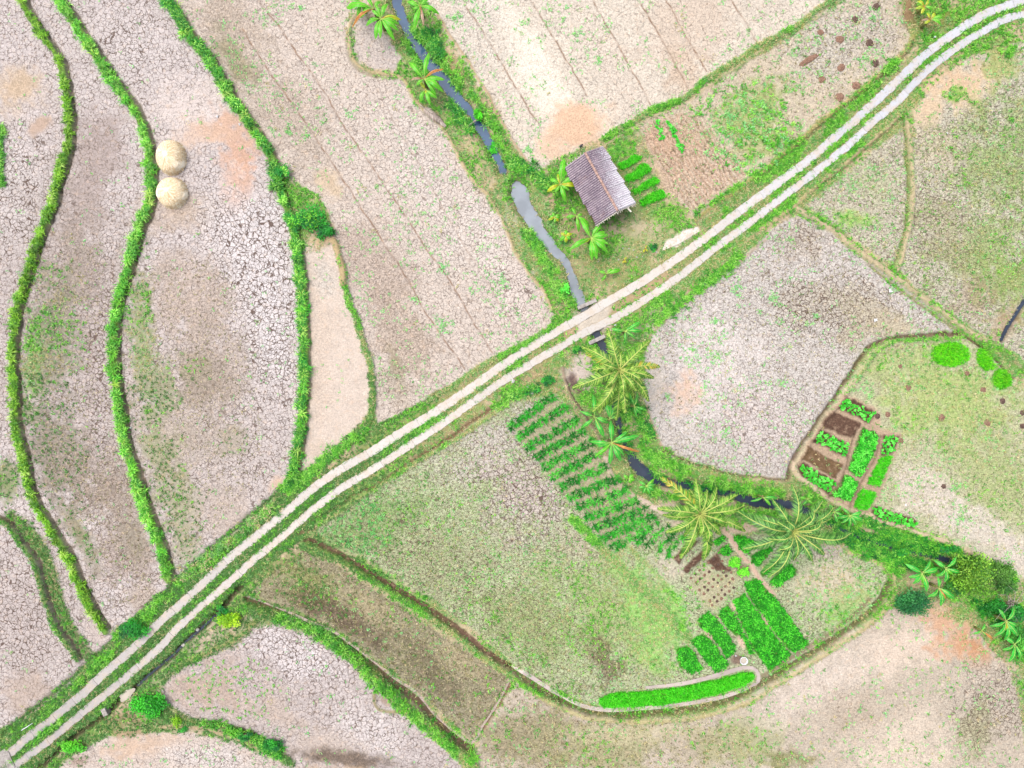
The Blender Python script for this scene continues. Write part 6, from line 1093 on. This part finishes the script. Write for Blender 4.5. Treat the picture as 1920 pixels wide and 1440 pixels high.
shrub(1842, 1085, 40, 42, 4.2, np.array([A(96, 152, 36), A(124, 176, 52), A(70, 124, 32), A(150, 196, 70)]), 'big dense olive green tree over the stream at the right', 5200, .17, 'tree', 'tree', seed=21, trunk=.14)
shrub(1712, 1134, 38, 26, 1.9, np.array([A(40, 124, 64), A(30, 100, 54), A(64, 144, 74), A(34, 112, 46)]), 'round dark blue green shrub beside the bare right field', 3200, .15, seed=22)
shrub(1880, 1075, 24, 20, 2.4, np.array([A(90, 142, 50), A(74, 124, 44)]), 'smaller tree filling the right side of the big dense tree', 1500, .16, 'tree', 'tree', seed=23, trunk=.09)
shrub(580, 408, 36, 30, 1.3, np.vstack([DEEP, DEEP, GREENS[:2]]), 'dark leafy shrub on the bund right of the haystack field', 1700, .15, seed=24); shrub(610, 432, 18, 18, 1.1, DEEP * .9, 'smaller dark shrub at the tip of the bund triangle', 900, .15, seed=25); shrub(527, 322, 16, 20, 1.0, np.vstack([GREENS, DEEP]), 'bright shrub where the haystack field bund bends', 700, .14, seed=26)
shrub(275, 1325, 34, 26, 1.4, np.array([A(54, 176, 30), A(70, 196, 40), A(40, 150, 36)]), 'vivid green shrub below the cloudy puddle', 2000, .15, seed=27); shrub(247, 1183, 30, 20, 1.2, DEEP, 'deep green shrub above the road at lower left', 1400, .15, seed=28)
shrub(432, 1165, 26, 20, 1.2, np.array([A(150, 200, 24), A(120, 180, 24), A(176, 212, 40)]), 'yellow green shrub beside the roadside ditch', 1100, .14, seed=29); shrub(412, 1150, 14, 14, .8, DEEP, 'small deep green shrub left of the yellow green one', 420, .14, seed=30); shrub(135, 1402, 30, 13, .9, np.array([A(84, 190, 30), A(110, 204, 44)]), 'long bright shrub beside the ditch at the bottom left', 900, .14, seed=31); shrub(340, 1370, 9, 8, .6, DEEP, 'tiny round shrub above the bottom left field', 200, .12, seed=32)
shrub(894, 207, 13, 14, 1.0, np.array([A(86, 204, 24), A(64, 180, 24)]), 'bright round shrub on the stream bank near the log', 520, .14, seed=33); shrub(924, 271, 12, 14, 1.0, np.array([A(76, 200, 40), A(60, 176, 36)]), 'bright shrub on the narrow stream above the pool', 480, .14, seed=34); shrub(1028, 713, 11, 12, .9, DEEP, 'dark round shrub between road and maize rows', 420, .14, seed=35); shrub(1008, 732, 9, 7, .6, DEEP * .9, 'low dark shrub left of the dark round one near the maize', 220, .12, seed=36)
shrub(1060, 540, 10, 12, .8, np.array([A(90, 210, 60), A(110, 220, 80)]), 'small bright shrub left of the stream above the culvert', 300, .13, seed=37); shrub(1225, 463, 10, 9, .6, DEEP, 'small dark shrub left of the concrete pad', 260, .12, seed=38)
shrub(1082, 656, 13, 8, .7, np.vstack([DEEP, GREENS]), 'low bushy plant on the verge left of the culvert wall', 420, .13, seed=39); shrub(510, 1398, 22, 14, 1.0, DEEP, 'bushy shrub on the bund at the bottom left', 800, .14, seed=40); shrub(460, 1378, 14, 9, .7, DEEP, 'small shrub left of the bushy one on the bottom bund', 380, .13, seed=41)
shrub(1900, 1150, 26, 20, 1.6, DEEP * .8, 'dark thicket behind the dead branches at the right edge', 1500, .17, seed=43); shrub(1890, 1105, 22, 14, 1.5, np.array([A(70, 128, 44), A(96, 150, 56), A(50, 104, 36)]), 'green shrub between the big dense tree and the dead branches', 1100, .16, seed=44); shrub(1915, 1195, 18, 24, 1.4, np.array([A(60, 140, 50), A(90, 170, 60)]), 'leafy shrub under the lowest banana plant on the right edge', 900, .16, seed=45)
shrub(1800, 1100, 26, 15, 1.5, np.array([A(48, 128, 44), A(72, 156, 56), A(36, 104, 40)]), 'leafy shrub filling the gap between the banana clump and the big dense tree', 1300, .17, seed=46); shrub(1700, 1040, 26, 9, 1.1, np.vstack([DEEP, GREENS[:2]]), 'bushy growth on the lower stream bank left of the banana clump', 800, .16, seed=47); shrub(1772, 1030, 26, 9, 1.2, np.vstack([DEEP, GREENS[:2]]), 'bushy growth on the upper stream bank beside the big dense tree', 800, .16, seed=48); shrub(1870, 1140, 24, 16, 1.5, DEEP * .75, 'very dark shrub among the dead branches', 1100, .17, seed=49)
# dead branches on the right
root = empty('dead_branches', W(1888, 1128), 'tangle of pale dead branches below the big dense tree', 'dead branches'); Rn = random.Random(4); M_DEAD = simple_mat('dead_wood', A(206, 196, 186), A(150, 136, 122), 9)
for i in range(16):
    m = MB(); a = Rn.uniform(0, 6.28); L = Rn.uniform(.6, 1.7); o_ = (Rn.uniform(-.7, .7), Rn.uniform(-.6, .6), Rn.uniform(.5, 1.1)); p2 = (o_[0] + L * .5 * math.cos(a), o_[1] + L * .5 * math.sin(a), o_[2] + Rn.uniform(0, .4)); p3 = (p2[0] + L * .5 * math.cos(a + .5), p2[1] + L * .5 * math.sin(a + .5), p2[2] + Rn.uniform(-.2, .2))
    m.tube([(0, 0, 0), (o_[0] * .6, o_[1] * .6, o_[2] * .8), p2, p3], [.05, .035, .025, .01], 5); m.build('branch', M_DEAD, root)

# ------------------------------------------------------------------ small things
def pole(name, a, b, z, r, mat, label, cat):
    p, q_ = W(*a), W(*b); m = MB(); d = q_ - p; n = 5
    m.tube([(d.x * (i / n - .5) + random.uniform(-.02, .02), d.y * (i / n - .5), 0) for i in range(n + 1)], [r * (1 - .25 * i / n) for i in range(n + 1)], 8); o = m.build(name, mat, smooth=True, loc=((p.x + q_.x) / 2, (p.y + q_.y) / 2, z)); return tag(o, label, cat)
pole('log', (872, 241), (897, 222), .02, .09, M_WOOD, 'pale log lying across the stream', 'log'); pole('bamboo_pole', (42, 1368), (63, 1355), .12, .04, M_WHITE, 'thin white pole lying on the verge at the bottom left', 'pole'); pole('bamboo_pole', (1068, 374), (1075, 388), .15, .03, M_WOOD, 'thin grey pole leaning on the ground beside the hut', 'pole')
r7 = random.Random(9); rib, V, Fq, Ft, cc = frond_arrays(.12, 48 / PXM, -38 / PXM, r7, np.array([A(176, 160, 150), A(140, 124, 116), A(200, 186, 176)]), .15, .2); p = G(788, 199)
fo = link('fallen_frond', np_mesh('fallen_frond', V, [Fq, Ft], M_FOL, cc), None, p); tag(fo, 'dry grey palm frond lying on the bank left of the stream', 'palm frond'); m = MB(); m.tube(rib, [.045 * (1 - .7 * i / len(rib)) for i in range(len(rib))], 6); m.build('rachis', M_DEAD, fo)
m = MB(); n = 10; vs = []
for i in range(n + 1):
    t = i / n; w_ = .22 * math.sin(math.pi * (t * .9 + .08)) ** .7
    for k in (-1, -.4, .4, 1): vs.append((t * 1.6 - .8, w_ * k, .14 * (abs(k) ** 2) + .06 - .1 * t))
m.add(vs, [(i * 4 + k, i * 4 + k + 1, i * 4 + 5 + k, i * 4 + 4 + k) for i in range(n) for k in range(3)]); o = m.build('palm_sheath', simple_mat('bleached_sheath', A(220, 228, 226), A(180, 190, 180), 5), smooth=True, loc=G(1424, 980, .25), rz=math.radians(-18)); o.modifiers.new('t', 'SOLIDIFY').thickness = .02; tag(o, 'pale fallen palm sheath between the middle and widest palms', 'palm sheath')
# white basin with a thick rolled rim
m = MB(); prof = [(.0, .10), (.22, .10), (.27, .16), (.31, .30), (.35, .32), (.355, .29), (.33, .26), (.29, .06), (.26, .0)]; NP = 28; vs = [(r_ * math.cos(2 * math.pi * k / NP), r_ * math.sin(2 * math.pi * k / NP), z) for r_, z in prof for k in range(NP)]
m.add(vs, [(i * NP + k, i * NP + (k + 1) % NP, (i + 1) * NP + (k + 1) % NP, (i + 1) * NP + k) for i in range(len(prof) - 1) for k in range(NP)]); b_ = m.build('basin', M_WHITE, smooth=True, loc=G(1393, 1237)); tag(b_, 'white round basin on dark soil above the long seedling bed', 'basin')
m = MB(); m.add([(.27 * math.cos(2 * math.pi * k / NP), .27 * math.sin(2 * math.pi * k / NP), .2) for k in range(NP)], [tuple(range(NP))]); m.build('water', M_PUD, b_)
# a black hen near the hut
def hen():
    M_HEN = simple_mat('black_feathers', (.012, .012, .016), (.03, .028, .03), 20, rough=.5); M_COMB = simple_mat('red_comb', (.45, .03, .02), (.3, .02, .02), 10); M_LEG = simple_mat('yellow_leg', (.5, .33, .06), (.4, .25, .05), 10)
    root = empty('hen', G(1089, 275), 'small black hen on bare soil above the hut', 'hen', rz=.7); bm_v = [(-.20, 0, .30), (-.12, 0, .24), (0, 0, .19), (.09, 0, .22), (.14, 0, .30), (.17, 0, .36), (.20, 0, .37)]; rad = [.02, .07, .105, .085, .045, .042, .015]
    me = bpy.data.meshes.new('body'); me.from_pydata(bm_v + [(-.27, 0, .37)], [(i, i + 1) for i in range(6)] + [(0, 7)], []); o = link('body', me, root); sk = o.modifiers.new('skin', 'SKIN')
    for i, r_ in enumerate(rad + [.035]): me.skin_vertices[0].data[i].radius = (r_, r_)
    me.skin_vertices[0].data[2].use_root = True; s = o.modifiers.new('sub', 'SUBSURF'); s.levels = 2; s.render_levels = 2; me.materials.append(M_HEN)
    for y in (.04, -.04): m = MB(); m.tube([(0, y, .14), (.01, y, .02), (.05, y, .0)], .009, 5); m.build('leg', M_LEG, root)
    m = MB(); m.tube([(.20, 0, .37), (.235, 0, .36)], [.012, .003], 6); m.build('beak', M_LEG, root); m = MB(); m.box((.17, 0, .415), (.05, .012, .03)); m.build('comb', M_COMB, root)
hen()
# scraps and stones
def scrap(px, py, s, seed, label):
    s *= .62; r = random.Random(seed); m = MB(); n = 5; vs = [((i / n - .5) * s + r.uniform(-.04, .04) * s, (j / n - .5) * s * .7 + r.uniform(-.04, .04) * s + (.3 * s if i > 3 and j > 2 else 0), .05 + r.uniform(0, .09)) for i in range(n + 1) for j in range(n + 1)]
    m.add(vs, [(i * 6 + j, i * 6 + j + 1, i * 6 + 7 + j, i * 6 + 6 + j) for i in range(n) for j in range(n)]); o = m.build('plastic_scrap', M_WHITE, loc=G(px, py), rz=r.uniform(0, 6)); tag(o, label, 'litter')
for i, (px, py, s, l) in enumerate([(1668, 545, .5, 'white crumpled scrap in the field left of the long bund'), (1641, 600, .45, 'white crumpled scrap lower left of the other in the cracked field'), (245, 802, .26, 'small white scrap right of the second grassy bund'), (450, 234, .3, 'white scrap beside the tall grass above the haystack field'), (408, 219, .34, 'pale scrap on bare soil above the haystacks'), (528, 350, .26, 'white scrap on the bund right of the haystacks'), (1752, 70, .34, 'white scrap on the verge at the top right road curve'), (1775, 250, .24, 'white scrap in the green field right of the road'), (1697, 946, .28, 'white scrap on the pale soil near the stream'), (1101, 776, .28, 'white scrap under the banana plants'), (1153, 610, .3, 'white scrap beside the road bridge'), (1379, 1229, .25, 'white scrap left of the white basin')]): scrap(px, py, s, i, l)
def stone_mesh(seed):
    r = random.Random(seed); m = MB(); vs = []; NP, NR = 10, 6
    for i in range(NR + 1):
        t = math.pi * i / NR
        for k in range(NP): a = 2 * math.pi * k / NP; q_ = 1 + r.uniform(-.18, .18); vs.append((math.sin(t) * math.cos(a) * q_, math.sin(t) * math.sin(a) * q_ * .8, math.cos(t) * .55))
    m.add(vs, [(i * NP + k, (i + 1) * NP + k, (i + 1) * NP + (k + 1) % NP, i * NP + (k + 1) % NP) for i in range(NR) for k in range(NP)]); me = bpy.data.meshes.new('stone'); me.from_pydata(m.v, [], m.f); me.materials.append(M_STONE); return me
SM = [stone_mesh(i) for i in range(3)]
for i, (px, py, s, l, g) in enumerate([(962, 715, .2, 'white stone nearest the road left of the maize rows', None), (990, 725, .16, 'small white stone between the road and the maize rows', None), (997, 736, .22, 'largest white stone at the top of the maize plot', None), (367, 1182, .2, 'pale stone beside the ditch below the yellow green shrub', None), (340, 1213, .22, 'grey stone in the roadside ditch', None)] + [(x_, y_, .08, 'small white pebble on the grassy yard below the hut', 'pebbles in the yard') for x_, y_ in ((1168, 466), (1179, 466), (1188, 469), (1160, 487), (1194, 482), (1205, 481), (1219, 480), (1131, 480), (1122, 490), (1231, 473))]):
    o = link('stone', SM[i % 3], None, G(px, py, s * .3), random.uniform(0, 6)); o.scale = (s, s, s); tag(o, l, 'stone', g)
